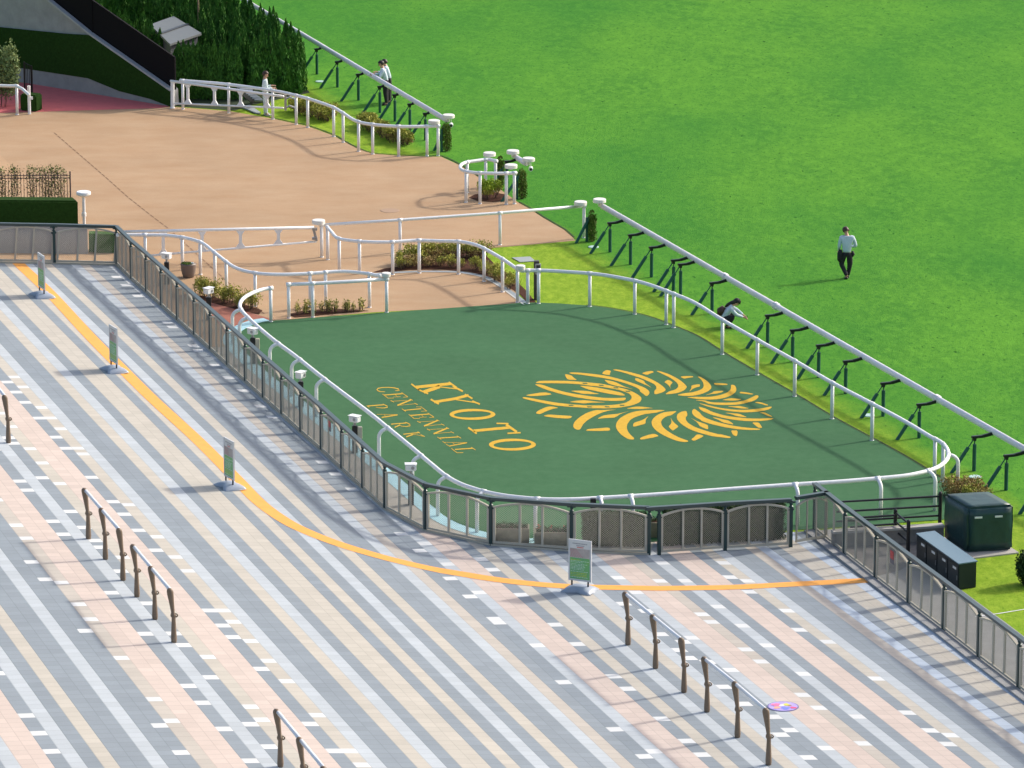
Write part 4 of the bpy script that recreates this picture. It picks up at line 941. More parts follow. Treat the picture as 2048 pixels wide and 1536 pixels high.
# planters
WOODP = mat('planter_beige', (.30, .27, .19), .7, var=.15, vscale=9)
def planter(label, c, yaw, flowers):
    g = G(*c); ax = Vector((math.cos(yaw), math.sin(yaw), 0)); ay = Vector((-math.sin(yaw), math.cos(yaw), 0)); o = thing('planter_box', label, 'planter', g)
    bm = bmesh.new(); L, W_, h_ = 1.0, .42, .42
    for s in (-1, 1): box(bm, g + ay * s * (W_ / 2) + Vector((0, 0, h_ / 2)), (L, .04, h_), ax, ay); box(bm, g + ax * s * (L / 2 - .022) + Vector((0, 0, h_ / 2)), (.04, W_ - .042, h_ - .004), ax, ay)
    for z in (.1, .2, .3): box(bm, g - ay * (W_ / 2 + .022) + Vector((0, 0, z)), (L - .02, .008, .012), ax, ay)
    obj('box', bm, WOODP, o)
    bm = bmesh.new(); box(bm, g + Vector((0, 0, h_ - .06)), (L - .09, W_ - .05, .05), ax, ay); obj('soil', bm, SOIL, o)
    rnd = random.Random(int(c[0])); bm = bmesh.new()
    for i in range(420): leaf(bm, g + ax * rnd.uniform(-.45, .45) + ay * rnd.uniform(-.17, .17) + Vector((0, 0, h_ + rnd.uniform(-.03, .10))), .028, rnd)
    obj('leaves', bm, leafmat('planter_leaf', (.02, .06, .02), (.06, .12, .04)), o)
    if flowers:
        bm = bmesh.new()
        for i in range(flowers):
            q = g + ax * rnd.uniform(-.42, .42) + ay * rnd.uniform(-.15, .15) + Vector((0, 0, h_ + rnd.uniform(.08, .16)))
            for k in range(10): leaf(bm, q + Vector((rnd.gauss(0, .015), rnd.gauss(0, .015), rnd.gauss(0, .01))), .02, rnd)
        obj('flowers', bm, mat('flower_red', (.45, .03, .03), .6), o)
planter('beige planter box without flowers behind the curved fence panel', (1020, 1084), -.02, 0)
planter('beige planter box with red flowers behind the curved fence panel', (1108, 1092), .02, 6)
planter('beige planter box seen between the two gate posts', (1310, 1072), .0, 0)
# plant pot
g = G(377, 555); o = thing('plant_pot', 'large brown tapered pot with moss beside the rail', 'plant pot', g)
bm = bmesh.new(); lathe(bm, g, [(.14, 0), (.17, .02), (.21, .15), (.235, .30), (.245, .42), (.25, .44), (.235, .45), (.225, .40), (.001, .39)], 28); obj('pot', bm, mat('pot_brown', (.17, .135, .12), .5), o, smooth=True)
bm = bmesh.new(); rnd = random.Random(2)
for i in range(900):
    a = rnd.uniform(0, 6.28); q = .2 * math.sqrt(rnd.random()); leaf(bm, g + Vector((q * math.cos(a) - .02, q * math.sin(a), .41 + rnd.uniform(0, .06))), .018, rnd)
obj('moss', bm, leafmat('moss', (.05, .12, .01), (.13, .22, .02)), o)
bm = bmesh.new(); box(bm, g + Vector((.13, -.05, .46)), (.09, .05, .08), bevel=.01); obj('white_tag', bm, WHITE, o)
# ---------------------------------------------------------------- black pipe railings, low wall, boxes
def pipe_rail(label, P0, P1, hgt, nr, r=.028, ends=(1, 1)):
    a, b = P0, P1; o = thing('pipe_railing', label, 'railing', a)
    for on, p in zip(ends, (a, b)):
        if on: bm = bmesh.new(); tube(bm, [p, p + Vector((0, 0, hgt))], .05, 12); lathe(bm, p + Vector((0, 0, hgt)), [(.05, 0), (.04, .03), (.001, .05)], 12); obj('post', bm, BLACK, o)
    for i in range(nr):
        z = Vector((0, 0, hgt * (.93 - i * (.88 / nr)))); bm = bmesh.new(); tube(bm, [a + z, b + z], r, 10); obj('bar', bm, BLACK, o)
pipe_rail('black pipe railing with four bars along the low wall by the deck', G(1672, 1086), G(1879, 1074), 1.18, 4, ends=(0, 1))
pipe_rail('short black pipe railing in front, between two posts above the steps', G(1790, 1082), G(1816, 1104), .82, 3)
pipe_rail('black pipe railing with three bars running left to the right fence', G(1700, 1092), G(1789, 1086), .80, 3, ends=(0, 0))
o = thing('low_wall', 'low concrete wall with pale coping between deck and steps', 'wall', G(1780, 1080)); A, B = G(1664, 1094), G(1886, 1081)
bm = bmesh.new(); bar(bm, A + Vector((0, 0, .19)), B + Vector((0, 0, .19)), .16, .38); obj('wall_body', bm, CONCD, o)
bm = bmesh.new(); bar(bm, A + Vector((0, 0, .41)), B + Vector((0, 0, .41)), .26, .06); obj('coping', bm, mat('coping_pale', (.42, .40, .37), .8, var=.1), o)
tag(sheet('service_yard', gp('1664,1096 1886,1083 1898,1110 1880,1125 1840,1118 1800,1142 1751,1154 1690,1106'), .018, mat('yard_grey', (.17, .16, .15), .9, var=.25, vscale=3)), kind='structure')
# covered machine
TARP = mat('dark_green_tarp', (.010, .045, .045), .42, var=.2, vscale=4, bump=.5, bscale=5, spec=.5)
A, Bc, Cc = G(1934, 1109), G(2026, 1104), G(1886, 1080); ux = (Bc - A); uy = (Cc - A); hx = 1.20
o = thing('covered_machine', 'bulky machine under a dark green tarpaulin beside the deck', 'covered machine', A)
bm = bmesh.new(); N = 14; rnd = random.Random(4)
def tarp(u, v, wz):
    sag = .03 * math.sin(u * 9 + v * 5) * (1 if wz > .99 else .4)
    return A + ux * u + uy * v + Vector((0, 0, .04 + hx * wz + (sag if wz > .99 else 0)))
box(bm, A + ux * .5 + uy * .5 + Vector((0, 0, .05 + hx / 2)), (ux.length, uy.length, hx), ux, uy, bevel=.06)
bmesh.ops.subdivide_edges(bm, edges=bm.edges[:], cuts=5, use_grid_fill=True)
for v in bm.verts:
    q = v.co; k = 1 - (q.z - A.z) / hx; v.co += Vector((math.sin(q.z * 7 + q.x * 9) * .006, math.sin(q.x * 11 + q.z * 6) * .007, math.sin(q.x * 3 + q.y * 2) * .006)) * (1 + k)
obj('tarpaulin', bm, TARP, o, smooth=True)
nrm = Vector((ux.y, -ux.x, 0)).normalized()
for u in (.22, .66):
    bm = bmesh.new(); c = A + ux * u + nrm * .05 + Vector((0, 0, hx * .82)); box(bm, c, (.20, .01, .05), ux.normalized(), nrm); obj('label_strip', bm, mat('label_white', (.66, .68, .68), .6), o)
bm = bmesh.new(); base = [A - ux * .02 - uy * .02 + nrm * .45, Bc + ux * .08 + nrm * .2, Bc + ux * .08 + uy * 1.05, A + uy * 1.1 - ux * .08, A - ux * .25]
vs = [bm.verts.new((p.x, p.y, .012)) for p in base]; f = bm.faces.new(vs); r = bmesh.ops.extrude_face_region(bm, geom=[f])
for q in r['geom']:
    if isinstance(q, bmesh.types.BMVert): q.co.z = .045
bmesh.ops.recalc_face_normals(bm, faces=bm.faces[:]); obj('concrete_pad', bm, mat('pad_pale', (.38, .36, .33), .85, var=.1), o)
# cabinet
A = G(1917, 1181); Bc = G(1952, 1176); Cc = G(1833, 1120); ux = Bc - A; uy = Cc - A; hx = .66
o = thing('cabinet', 'long low dark cabinet with four doors in front of the covered machine', 'cabinet', A)
bm = bmesh.new(); box(bm, A + ux * .5 + uy * .5 + Vector((0, 0, hx / 2 + .02)), (ux.length, uy.length, hx), ux, uy, bevel=.01); obj('body', bm, mat('cabinet_dark', (.010, .02, .024), .35), o)
bm = bmesh.new(); box(bm, A + ux * .5 + uy * .5 + Vector((0, 0, hx + .035)), (ux.length + .05, uy.length + .05, .03), ux, uy, bevel=.006); obj('lid', bm, mat('cabinet_top_sky_sheen', (.09, .16, .20), .25, spec=.7), o)  # lid base colour lightened to carry the sky's reflection
fn = -ux.normalized(); uyn = uy.normalized()
for i in range(4):
    c = A + uy * (.125 + .25 * i) + fn * .008 + Vector((0, 0, hx * .5)); bm = bmesh.new(); box(bm, c, (uy.length * .23, .016, hx * .88), uyn, fn); d_ = obj('door', bm, mat('cabinet_door', (.014, .024, .028), .35), o)
    bm = bmesh.new(); box(bm, c + fn * .012 + Vector((0, 0, hx * .3)) - uyn * .1, (.22, .006, .06), uyn, fn); obj('label_strip', bm, mat('label_white', (.5, .5, .5), .6), o)
    bm = bmesh.new(); box(bm, c + fn * .014 - uyn * (uy.length * .1) - Vector((0, 0, .02)), (.02, .02, .12), uyn, fn); h_ = obj('handle', bm, STEEL, d_)
tag(band('lawn_line', gp('1950,1235 2000,1228 2048,1220 2120,1210'), -.02, .02, .02, WHITE), 'thin white line on the lawn behind the right fence', kind='structure')
# ---------------------------------------------------------------- ramp wall at the far left
A, B = G(345, 214), G(62, 168); d = (A - B).normalized(); nb = Vector((-d.y, d.x, 0))
if nb.y < 0: nb = -nb
def wpoly(name, s, m, parent, dy, thick=.04):
    bm = bmesh.new(); P = [WP(a, b, A, B) - nb * dy for a, b in px(s)]
    f = bm.faces.new([bm.verts.new(p) for p in P]); r = bmesh.ops.extrude_face_region(bm, geom=[f])
    for q in r['geom']:
        if isinstance(q, bmesh.types.BMVert): q.co += nb * thick
    bmesh.ops.triangulate(bm, faces=[f for f in bm.faces if len(f.verts) > 4], ngon_method='EAR_CLIP'); bmesh.ops.recalc_face_normals(bm, faces=bm.faces[:]); return obj(name, bm, m, parent)
rw = thing('ramp_wall', 'tall sloping ramp wall clad in dark green turf above the red track', 'wall', B)
wpoly('wall_core', '-330,95 -330,-330 92,-4 181,68 343,180 345,212 62,166', CONC, rw, -.05, .3)
wpoly('concrete_band', '-330,92 -80,146 62,168 240,197 345,214 300,197 240,182 177,156 52,137 -80,120 -330,66', mat('concrete_pale', (.27, .28, .27), .85, var=.12, vscale=2.5), rw, .03)
wpoly('turf_cladding', '-330,66 -80,120 52,137 177,156 240,182 300,197 345,214 345,186 343,181 181,70 130,67 0,54 -80,46 -330,22', TURFCLAD, rw, .045)
bm = bmesh.new(); pts = [WP(a, b, A, B) + nb * .1 for a, b in px('-330,-332 92,-5 181,67 343,180')]
for a, b in zip(pts[:-1], pts[1:]): bar(bm, a, b, .38, .07)
obj('coping', bm, mat('coping_grey', (.35, .36, .37), .8, var=.1), rw)
lv = thing('louvre_fence', 'black louvred fence standing on the sloping ramp wall', 'fence', WP(345, 180, A, B))
lb = [WP(a, b, A, B) + nb * .12 for a, b in px('-330,-334 92,-6 181,66 345,180')]
lt = [WP(a, b, A, B) + nb * .12 for a, b in px('-330,-420 60,-83 145,-22 345,116')]
LV = mat('louvre_black', (.007, .006, .008), .7, spec=.1)
bm = bmesh.new(); p0, p1 = lb[1], lb[3]; q0, q1 = WP(92, -68, A, B) + nb * .12, lt[3]
for k in range(13):
    t = (k + .5) / 13
    a1 = p1 + (q1 - p1) * t; m0 = lb[2] + (WP(181, 2, A, B) + nb * .12 - lb[2]) * t; a0 = p0 + (q0 - p0) * t
    ext = a0 + (a0 - m0) * 3
    for s, e in ((ext, m0), (m0, a1)): bar(bm, s, e, .03, .085)
obj('louvre', bm, LV, lv)
bm = bmesh.new(); box(bm, (p1 + q1) / 2, (.07, .07, (q1 - p1).length), d, nb); mm = lb[2]; box(bm, mm + Vector((0, 0, .6)), (.06, .07, 1.2), d, nb)
bar(bm, q1, WP(181, 2, A, B) + nb * .12, .07, .05); bar(bm, WP(181, 2, A, B) + nb * .12, q0 + (q0 - (WP(181, 2, A, B) + nb * .12)) * 3, .07, .05); obj('fence_frame', bm, LV, lv)
# kiosk behind the wall
kx = thing('kiosk', 'small grey kiosk with a two tone metal roof between the conifers', 'kiosk', G(352, 130))
kh = 1.9; e = [G(a, b, kh) for a, b in px('300,49 347,32 403,66 340,88')]
bm = bmesh.new(); vs = [bm.verts.new(p) for p in e]; f = bm.faces.new(vs); r = bmesh.ops.extrude_face_region(bm, geom=[f])
for q in r['geom']:
    if isinstance(q, bmesh.types.BMVert): q.co.z -= .08
bmesh.ops.recalc_face_normals(bm, faces=bm.faces[:]); rf_ = obj('roof', bm, mat('kiosk_roof', (.13, .14, .14), .5, var=.12, vscale=5, stretch=(1, 8, 1)), kx)
bm = bmesh.new(); a = (e[0] + e[3]) / 2 + Vector((0, 0, .02)); b = (e[1] + e[2]) / 2 + Vector((0, 0, .02)); bar(bm, a, b, .16, .02); obj('roof_joint', bm, BLACK, rf_)
bm = bmesh.new(); ce = sum(e, Vector()) / 4
w4 = [ce + (p - ce) * .86 for p in e]
for i in range(4):
    p, q = w4[i], w4[(i + 1) % 4]; quad(bm, [(p.x, p.y, 0), (q.x, q.y, 0), (q.x, q.y, kh - .08), (p.x, p.y, kh - .08)])
obj('wall', bm, mat('kiosk_wall', (.05, .055, .065), .6, var=.2), kx)
bm = bmesh.new(); p, q = w4[3], w4[2]
for z0, z1 in ((.35, .6), (.75, 1.0), (1.15, 1.35)): box(bm, (p + q) / 2 + Vector((0, 0, (z0 + z1) / 2 - kh)) + Vector((-.02, -.03, 0)), ((q - p).length * .7, .03, z1 - z0), (q - p))
obj('window', bm, mat('kiosk_glass', (.10, .16, .20), .2), kx)
bm = bmesh.new(); c = WP(354, 107, G(340, 175), G(400, 172)); box(bm, c, (.18, .05, .16)); obj('blue_sign', bm, mat('blue_sign', (.02, .14, .55), .5), kx)
o = thing('wooden_pole', 'thin wooden pole rising beside the kiosk roof', 'pole', G(398, 120)); g = G(398, 120); bm = bmesh.new(); tube(bm, [g, g + Vector((0, 0, 2.6))], .035, 8); obj('pole', bm, mat('old_wood', (.22, .17, .10), .8), o)
# folded white parasols / ladders leaning behind the gate
o = thing('steel_stairs', 'steel stairs with pale treads glimpsed between the conifers', 'stairs', G(510, 196)); bm = bmesh.new()
s0 = G(490, 175, 1.0); s1 = G(524, 200, .1)
for k in range(9):
    p = s0 + (s1 - s0) * (k / 8); box(bm, p, (.55, .16, .03), Vector((.9, -.25, 0)), Vector((.25, .9, 0)))
obj('treads', bm, mat('tread_pale', (.34, .38, .46), .4, metal=.3), o)
bm = bmesh.new()
for s in (-.3, .3): bar(bm, s0 + Vector((s, 0, -.08)), s1 + Vector((s, 0, -.08)), .04, .14)
obj('stringer', bm, BLACK, o)
o = thing('white_board', 'slanted grey board lying in the grass below the white gate', 'board', G(510, 222)); bm = bmesh.new()
P = [G(483, 217), G(500, 213), G(522, 229), G(512, 229)]; vs = [bm.verts.new(p + Vector((0, 0, .03))) for p in P]; f = bm.faces.new(vs); r = bmesh.ops.extrude_face_region(bm, geom=[f])
for q in r['geom']:
    if isinstance(q, bmesh.types.BMVert): q.co.z += .04
bmesh.ops.recalc_face_normals(bm, faces=bm.faces[:]); obj('board', bm, mat('slab_grey', (.30, .34, .36), .7), o)
tag(sheet('painted_shade_ground', gp('300,185 345,196 345,213 470,222 500,212 620,186 500,60 380,-60 120,-60 150,0'), .016, mat('ground_shade_tint', (.022, .04, .015), .95, var=.3, vscale=3)), kind='structure')  # shadow between the conifers painted as a dark sheet on the ground
# small dark gate, low hedge and olive shrub at the left edge
o = thing('iron_gate', 'narrow black iron gate beside the olive shrub', 'gate', G(55, 205)); g = G(50, 202); bm = bmesh.new()
for x in (0, .27): tube(bm, [g + Vector((x, 0, 0)), g + Vector((x, 0, 1.45 - x * .5))], .03, 8)
for x in (.06, .12, .18, .23): tube(bm, [g + Vector((x, 0, .1)), g + Vector((x, 0, 1.38 - x * .5))], .012, 6)
tube(bm, [g + Vector((0, 0, 1.42)), g + Vector((.27, 0, 1.28))], .02, 6); tube(bm, [g + Vector((0, 0, .12)), g + Vector((.27, 0, .12))], .02, 6); obj('gate_frame', bm, BLACK, o)
def clad(name, label, P0, P1, hgt, dep, m, cat='wall', cap=None):
    o = thing(name, label, cat, P0); dd = (P1 - P0).normalized(); nn = Vector((-dd.y, dd.x, 0))
    bm = bmesh.new(); box(bm, (P0 + P1) / 2 + nn * dep / 2 + Vector((0, 0, hgt / 2)), ((P1 - P0).length, dep, hgt), dd, nn, bevel=.05 if m == TURFCLAD else .01); obj('body', bm, m, o)
    return o
clad('low_hedge_wall', 'short green clad wall end behind the single white post', G(40, 222), G(72, 225), .62, .5, TURFCLAD)
o = plant('olive_shrub', 'pale green olive like shrub cut by the left edge above the white rail', 'shrub', G(-6, 214), bush_mesh(.85, .6, 2.35, 7500, .055, 71, OLIVE, stems=16, lump=.42), parts=('foliage', 'stems'))
# walls behind the back fence
o = clad('grey_wall', 'smooth grey concrete wall behind the back fence', G(-300, 503), G(176, 509), .92, .35, mat('wall_grey', (.33, .335, .34), .8, var=.05))
o = clad('green_clad_wall', 'big dark green turf clad wall behind the grey wall', G(-300, 490), G(158, 492), 1.48, .6, TURFCLAD)
o = clad('low_green_wall', 'low green clad kerb right of the grey wall', G(178, 505), G(236, 507), .62, .4, mat('turf_clad_lit', (.04, .11, .01), .95, var=.25, vscale=12, bump=.5))  # lit copy of the turf cladding, sunlight put into its colour
# iron picket railing with climbing plants
o = thing('picket_railing', 'thin brown iron picket railing above the green clad wall', 'railing', G(0, 442)); P0, P1 = G(-150, 440), G(142, 437); IR = mat('iron_brown', (.055, .035, .04), .6)
nP = 48; hgt = 1.52
for i in range(nP):
    p = P0 + (P1 - P0) * (i / (nP - 1)); p.z = T(p.x, p.y); bm = bmesh.new(); tube(bm, [p, p + Vector((0, 0, hgt + (.06 if i % 2 else 0)))], .011 if i not in (0, 24, 47) else .024, 6); obj('picket', bm, IR, o)
bm = bmesh.new()
for z in (hgt - .07, hgt - .16, .12): tube(bm, [P0 + Vector((0, 0, z)), P1 + Vector((0, 0, z))], .014, 6)
obj('cross_bar', bm, IR, o)
def climber(seed, n):
    rnd = random.Random(seed); bm = bmesh.new(); st = bmesh.new(); tops = []
    for k in range(3):
        q = Vector((rnd.uniform(-.12, .12), 0, 0)); pts = [q]
        for i in range(6): q = q + Vector((rnd.uniform(-.08, .08), rnd.uniform(-.03, .03), .26)); pts.append(q)
        tube(st, pts, [.015, .013, .011, .009, .008, .006, .004], 5); tops.append(pts)
    for i in range(n):
        pts = rnd.choice(tops); p = pts[min(6, int(rnd.random() ** .6 * 7))]; leaf(bm, p + Vector((rnd.gauss(0, .09), rnd.gauss(0, .05), rnd.gauss(0, .09))), .032, rnd)
    a = bpy.data.meshes.new('foliage'); bm.to_mesh(a); bm.free(); a.materials.append(leafmat('climber_leaf', (.08, .12, .03), (.17, .20, .06), sc=5))
    b = bpy.data.meshes.new('stems'); st.to_mesh(b); st.free(); b.materials.append(BARK); return a, b
CL = [climber(s, 620) for s in (81, 82, 83)]
for i, x in enumerate((-60, -25, 8, 32, 66, 95, 108, 122)): plant('climbing_plant', 'thin climbing plant growing along the picket railing', 'plant', G(x, 434), CL[i % 3], (1, 1, 1.0), 'climbing plants on the picket railing', 0, ('foliage', 'stems'))
# joints cut in the sand path
jp = gp('108,266 160,311 211,355 258,397 300,430 338,459 380,497 420,533 470,578 530,630'); bm = bmesh.new(); dd = []
for a, b in zip(jp[:-1], jp[1:]):
    n = max(1, int((b - a).length / .5))
    for i in range(n):
        p = a + (b - a) * ((i + .06) / n); q = a + (b - a) * ((i + .80) / n); s = (b - a).normalized(); s = Vector((-s.y, s.x, 0)) * .022
        quad(bm, [Vector((v.x, v.y, T(v.x, v.y) + .0185)) for v in (p - s, q - s, q + s, p + s)])
bmesh.ops.recalc_face_normals(bm, faces=bm.faces[:]); tag(obj('slot_drain', bm, mat('slot_dark', (.2, .11, .06), .9)), kind='structure')
# dark cut edge of the turf along deck and sand
edge = [p for p in off if (lambda q: q)(True)][int(len(off) * .06):i0 - 1]
tag(band('turf_edge', edge, -.0, .07, .03, mat('turf_edge_dark', (.02, .045, .01), .95, var=.4, vscale=20)), kind='structure')
se = spline(gp('500,226 545,237 592,247 615,252 667,271 686,282 715,297 745,307 797,311 855,313 882,313 917,329 957,354'), 4)
tag(band('turf_edge', se, -.0, .06, .028, MATS['turf_edge_dark']), kind='structure')
se = gp('1037,405 1055,415 1086,435 1129,460 1147,476'); tag(band('turf_edge', se, -.0, .06, .028, MATS['turf_edge_dark']), kind='structure')
# ---------------------------------------------------------------- people
def skin_obj(name, joints, edges, m, parent, sub=2, root=None):
    """joints: {key: ((x, y, z), r or (rx, ry))}"""
    ks = list(joints); me = bpy.data.meshes.new(name); me.from_pydata([joints[k][0] for k in ks], [(ks.index(a), ks.index(b)) for a, b in edges], [])
    me.materials.append(m); o = bpy.data.objects.new(name, me); COL.objects.link(o); o.parent = parent
    sk = o.modifiers.new('skin', 'SKIN'); sv = me.skin_vertices[0].data if me.skin_vertices else None
    if sv is None:
        bpy.context.view_layer.objects.active = o; bpy.ops.mesh.customdata_skin_add(); sv = me.skin_vertices[0].data
    for i, k in enumerate(ks):
        r = joints[k][1]; sv[i].radius = (r, r) if not isinstance(r, tuple) else r; sv[i].use_root = (k == (root or ks[0]))
    sk.use_smooth_shade = True; s = o.modifiers.new('sub', 'SUBSURF'); s.levels = sub; s.render_levels = sub; return o
def L3(a, b, t): return tuple(a[i] + (b[i] - a[i]) * t for i in range(3))
def person(label, foot, J, shirt, trousers, hair, shoe, face=(0, -1, 0), long_sleeve=True, long_hair=False, lift=0):
    """J: joint positions in metres relative to the ground point, as the body stands in the scene (x right, y away)"""
    g = G(*foot) + Vector((0, 0, lift)); o = thing('person', label, 'person', g)
    f = Vector(face).normalized(); up = (Vector(J['head']) - Vector(J['neck'])).normalized(); sdv = f.cross(up).normalized(); f = up.cross(sdv).normalized()
    J['head'] = tuple(Vector(J['head']) - up * .025); hd = Vector(J['head'])
    j = {'pelvis': (J['pelvis'], (.095, .075)), 'waist': (L3(J['pelvis'], J['chest'], .5), (.095, .075)), 'chest': (J['chest'], (.13, .09)), 'neckb': (L3(J['chest'], J['neck'], .75), (.075, .07)),
         'neck': (J['neck'], (.060, .060)), 'jaw': (tuple(hd - up * .075 + f * .012), (.064, .072)), 'head': (tuple(hd), (.086, .098)), 'crown': (tuple(hd + up * .075 - f * .01), (.060, .072))}
    ed = [('pelvis', 'waist'), ('waist', 'chest'), ('chest', 'neckb'), ('neckb', 'neck'), ('neck', 'jaw'), ('jaw', 'head'), ('head', 'crown')]
    for s in 'lr':
        j['sh' + s] = (J['sh' + s], .062); j['el' + s] = (J['el' + s], .042); j['wr' + s] = (J['wr' + s], .028); hv = (Vector(J['wr' + s]) - Vector(J['el' + s])).normalized()
        pm = Vector(J['wr' + s]) + hv * .06; j['pa' + s] = (tuple(pm), (.036, .022)); ed += [('chest', 'sh' + s), ('sh' + s, 'el' + s), ('el' + s, 'wr' + s), ('wr' + s, 'pa' + s)]
        j['hip' + s] = (J['hip' + s], .060); j['kn' + s] = (J['kn' + s], .05); j['an' + s] = (J['an' + s], .040); fo = Vector(J.get('ft' + s, tuple(Vector(J['an' + s]) + f * .12 - Vector((0, 0, .05)))))
        j['ft' + s] = (tuple(fo), (.042, .03)); ed += [('pelvis', 'hip' + s), ('hip' + s, 'kn' + s), ('kn' + s, 'an' + s), ('an' + s, 'ft' + s)]
        sd2 = hv.cross(Vector((0, 0, 1)));
        if sd2.length < .1: sd2 = sdv
        sd2.normalize(); curl = -sd2.cross(hv).normalized()
        for q, (off_, ln) in enumerate(((-.028, .068), (-.010, .080), (.009, .074), (.027, .058))):
            a = pm + hv * .03 + sd2 * off_; b = a + hv * ln * .55 + curl * .012; c = b + hv * ln * .3 + curl * .03
            for n_, p_, r_ in (('a', a, .0095), ('b', b, .0088), ('c', c, .0075)): j['f%s%d%s' % (s, q, n_)] = (tuple(p_), r_)
            ed += [('pa' + s, 'f%s%da' % (s, q)), ('f%s%da' % (s, q), 'f%s%db' % (s, q)), ('f%s%db' % (s, q), 'f%s%dc' % (s, q))]
        tb = -1 if s == 'l' else 1; a = pm - hv * .01 + sd2 * (.035 * tb); b = a + sd2 * (.03 * tb) + hv * .03 + curl * .01
        j['t%sa' % s] = (tuple(a), .011); j['t%sb' % s] = (tuple(b), .009); ed += [('pa' + s, 't%sa' % s), ('t%sa' % s, 't%sb' % s)]
    skin_obj('body', j, ed, SKIN, o, 1, 'pelvis')
    # face
    bm = bmesh.new(); lathe(bm, hd - up * .012 + f * .088, [(.014, 0), (.011, .012), (.004, .026)], 8, f); obj('nose', bm, SKIN, o, True, world=False)
    bm = bmesh.new()
    for s in (-1, 1): bmesh.ops.create_uvsphere(bm, u_segments=8, v_segments=6, radius=.011, matrix=Matrix.Translation(hd + up * .012 + f * .086 + sdv * s * .031))
    box(bm, hd - up * .052 + f * .086, (.042, .006, .008), sdv, f, up); obj('eyes_and_mouth', bm, HAIR, o, world=False)
    bm = bmesh.new()
    for s in (-1, 1): bmesh.ops.create_uvsphere(bm, u_segments=8, v_segments=6, radius=.022, matrix=Matrix.Translation(hd + sdv * s * .080 - up * .005))
    obj('ears', bm, SKIN, o, True, world=False)
    bm = bmesh.new(); bmesh.ops.create_uvsphere(bm, u_segments=22, v_segments=14, radius=1)
    R_ = Matrix((sdv, f, up)).transposed(); rn = random.Random(int(foot[0]))
    dele = []
    for v in bm.verts:
        c = v.co.copy(); v.co = R_ @ Vector((c.x * .104, c.y * .120 - .016, c.z * .124 + .018)) + hd
        if c.y > .25 and c.z < .42: dele.append(v)
        elif c.z < -.62 and not long_hair: dele.append(v)
        else: v.co += Vector((rn.gauss(0, .003), rn.gauss(0, .003), rn.gauss(0, .003)))
    bmesh.ops.delete(bm, geom=dele, context='VERTS')
    obj('hair', bm, hair, o, True, world=False)
    k = 1.0
    st = {'w': (L3(J['pelvis'], J['chest'], -.14), (.150, .125)), 'w2': (L3(J['pelvis'], J['chest'], .42), (.155, .125)), 'c': (J['chest'], (.168, .122)), 'n': (L3(J['chest'], J['neck'], .72), (.085, .080))}
    se_ = [('w', 'w2'), ('w2', 'c'), ('c', 'n')]
    for s in 'lr':
        st['s' + s] = (J['sh' + s], .082); st['u' + s] = (L3(J['sh' + s], J['el' + s], .5), .066); st['e' + s] = (J['el' + s], .058); st['x' + s] = (L3(J['el' + s], J['wr' + s], .92 if long_sleeve else .1), .042)
        se_ += [('c', 's' + s), ('s' + s, 'u' + s), ('u' + s, 'e' + s), ('e' + s, 'x' + s)]
    skin_obj('shirt', st, se_, shirt, o, 2, 'c')
    tr = {'p': (J['pelvis'], (.150, .125)), 'p2': (L3(J['pelvis'], J['chest'], .25), (.132, .105))}; te = [('p', 'p2')]
    for s in 'lr':
        tr['h' + s] = (J['hip' + s], .118); tr['m' + s] = (L3(J['hip' + s], J['kn' + s], .5), .108); tr['k' + s] = (J['kn' + s], .088); tr['c' + s] = (L3(J['kn' + s], J['an' + s], .5), .070); tr['a' + s] = (L3(J['kn' + s], J['an' + s], 1.02), .066)
        te += [('p', 'h' + s), ('h' + s, 'm' + s), ('m' + s, 'k' + s), ('k' + s, 'c' + s), ('c' + s, 'a' + s)]
    skin_obj('trousers', tr, te, trousers, o, 2, 'p')
    for s in 'lr':
        a = Vector(J['an' + s]); fo = Vector(j['ft' + s][0]); dd = (fo - a); dd.z = 0; dd.normalize(); bm = bmesh.new()
        c = Vector((a.x, a.y, max(.045, min(a.z, fo.z) - .01))) + dd * .06
        box(bm, c, (.25, .09, .075), dd, Vector((-dd.y, dd.x, 0)), bevel=.03); obj('shoe', bm, shoe, o, True, world=False)
    return o
o = person('man in pale shirt and dark trousers walking away across the turf, head bent', (1693, 557),
    dict(pelvis=(.0, 0, .84), chest=(.0, .04, 1.22), neck=(-.01, .08, 1.40), head=(-.05, .15, 1.51), shl=(-.19, .05, 1.29), shr=(.19, .05, 1.29), ell=(-.24, .02, 1.03), elr=(.28, .04, 1.03), wrl=(-.24, .18, .86), wrr=(.15, .24, .98),
         hipl=(-.09, 0, .80), hipr=(.09, 0, .80), knl=(-.17, .06, .46), knr=(.10, .03, .44), anl=(-.0, -.12, .12), anr=(.05, .06, .09), ftl=(-.02, -.02, .05), ftr=(.03, .20, .04)),
    SHIRT, TROUS, HAIRB, SHOE, face=(-.35, .8, -.5))
bm = bmesh.new(); tube(bm, [Vector((-.20, -.02, .93)), Vector((-.22, -.03, .80)), Vector((-.24, -.02, .60)), Vector((-.22, 0, .52))], [.05, .085, .06, .02], 10); tube(bm, [Vector((.17, 0, .88)), Vector((.19, 0, .78)), Vector((.17, 0, .70))], [.03, .06, .03], 8); obj('jacket', bm, TROUS, o, True, world=False)
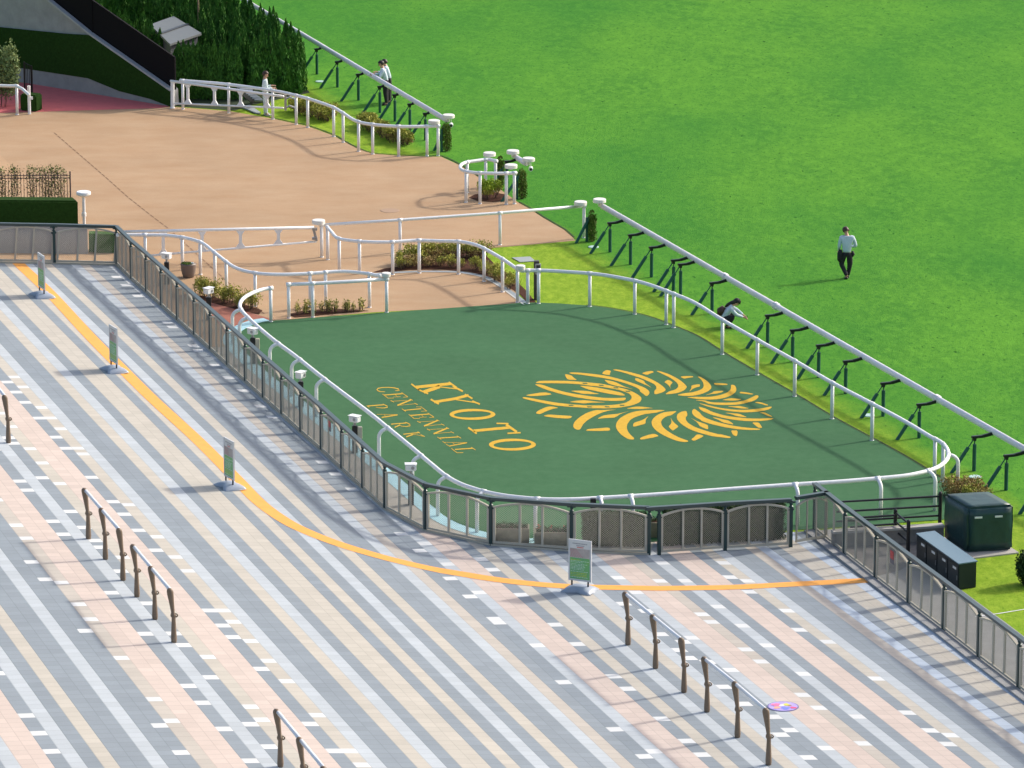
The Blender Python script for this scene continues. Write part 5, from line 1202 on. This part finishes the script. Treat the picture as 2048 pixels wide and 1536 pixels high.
o = person('woman crouching on the verge with black hair, holding a phone out in both hands', (1454, 655),
    dict(pelvis=(-.13, 0, .27), chest=(.05, .03, .60), neck=(.20, .02, .73), head=(.30, .0, .78), shl=(.08, .17, .62), shr=(.10, -.15, .60), ell=(.30, .18, .50), elr=(.28, -.14, .42), wrl=(.50, .07, .36), wrr=(.50, -.06, .33),
         hipl=(-.11, .10, .27), hipr=(-.09, -.10, .26), knl=(.22, .16, .42), knr=(.20, -.13, .38), anl=(.02, .15, .09), anr=(-.02, -.14, .08), ftl=(.14, .16, .04), ftr=(.10, -.15, .04)),
    SHIRT, TROUS, HAIR, SHOE, face=(.6, -.1, -.6), long_hair=True)
bm = bmesh.new(); tube(bm, [Vector((.25, .0, .80)), Vector((.13, .0, .765)), Vector((.02, .0, .71)), Vector((-.06, .0, .64))], [.075, .06, .05, .03], 8); obj('hair_strand', bm, HAIR, o, True, world=False)
bm = bmesh.new(); box(bm, (.60, .0, .36), (.012, .14, .075), bevel=.004); obj('phone', bm, BLACK, o, world=False)
bm = bmesh.new(); tube(bm, [Vector((-.10, .0, .64)), Vector((-.19, -.0, .52)), Vector((-.22, .0, .38))], [.07, .13, .09], 10); obj('backpack', bm, HAIRB, o, True, world=False)
lean = dict(pelvis=(.05, 0, .88), chest=(-.04, 0, 1.24), neck=(-.08, 0, 1.42), head=(-.13, -.01, 1.53), shl=(-.05, -.17, 1.30), shr=(-.05, .17, 1.30), ell=(-.16, -.20, 1.04), elr=(-.16, .20, 1.08), wrl=(-.38, -.10, 1.10), wrr=(-.38, .12, 1.12),
         hipl=(.05, -.09, .84), hipr=(.05, .09, .84), knl=(.03, -.09, .47), knr=(.07, .10, .47), anl=(.08, -.10, .09), anr=(.10, .11, .09))
person('man in pale shirt resting his forearms on the far running rail, nearer one', (769, 210), lean, SHIRT, TROUS, HAIR, SHOE, face=(-1, -.15, -.1))
person('man in pale shirt half hidden behind the other man at the far rail', (775, 205), {k: (v[0] + .0, v[1], v[2] * .99) for k, v in lean.items()}, SHIRT, TROUS, HAIR, SHOE, face=(-1, -.1, -.1))
person('person in pale grey uniform standing behind the open white gate, hands together', (531, 231),
    dict(pelvis=(.0, 0, .86), chest=(-.01, 0, 1.22), neck=(.0, 0, 1.40), head=(.03, -.0, 1.51), shl=(-.01, .17, 1.27), shr=(.0, -.17, 1.27), ell=(.03, .18, 1.02), elr=(.06, -.19, 1.02), wrl=(.24, .05, 1.08), wrr=(.27, -.08, 1.02),
         hipl=(.0, .09, .82), hipr=(.0, -.09, .82), knl=(.0, .09, .46), knr=(.02, -.10, .46), anl=(-.02, .09, .09), anr=(.03, -.10, .09)),
    UNIF, UNIF, HAIRB, SHOEW, face=(1, -.25, -.1))
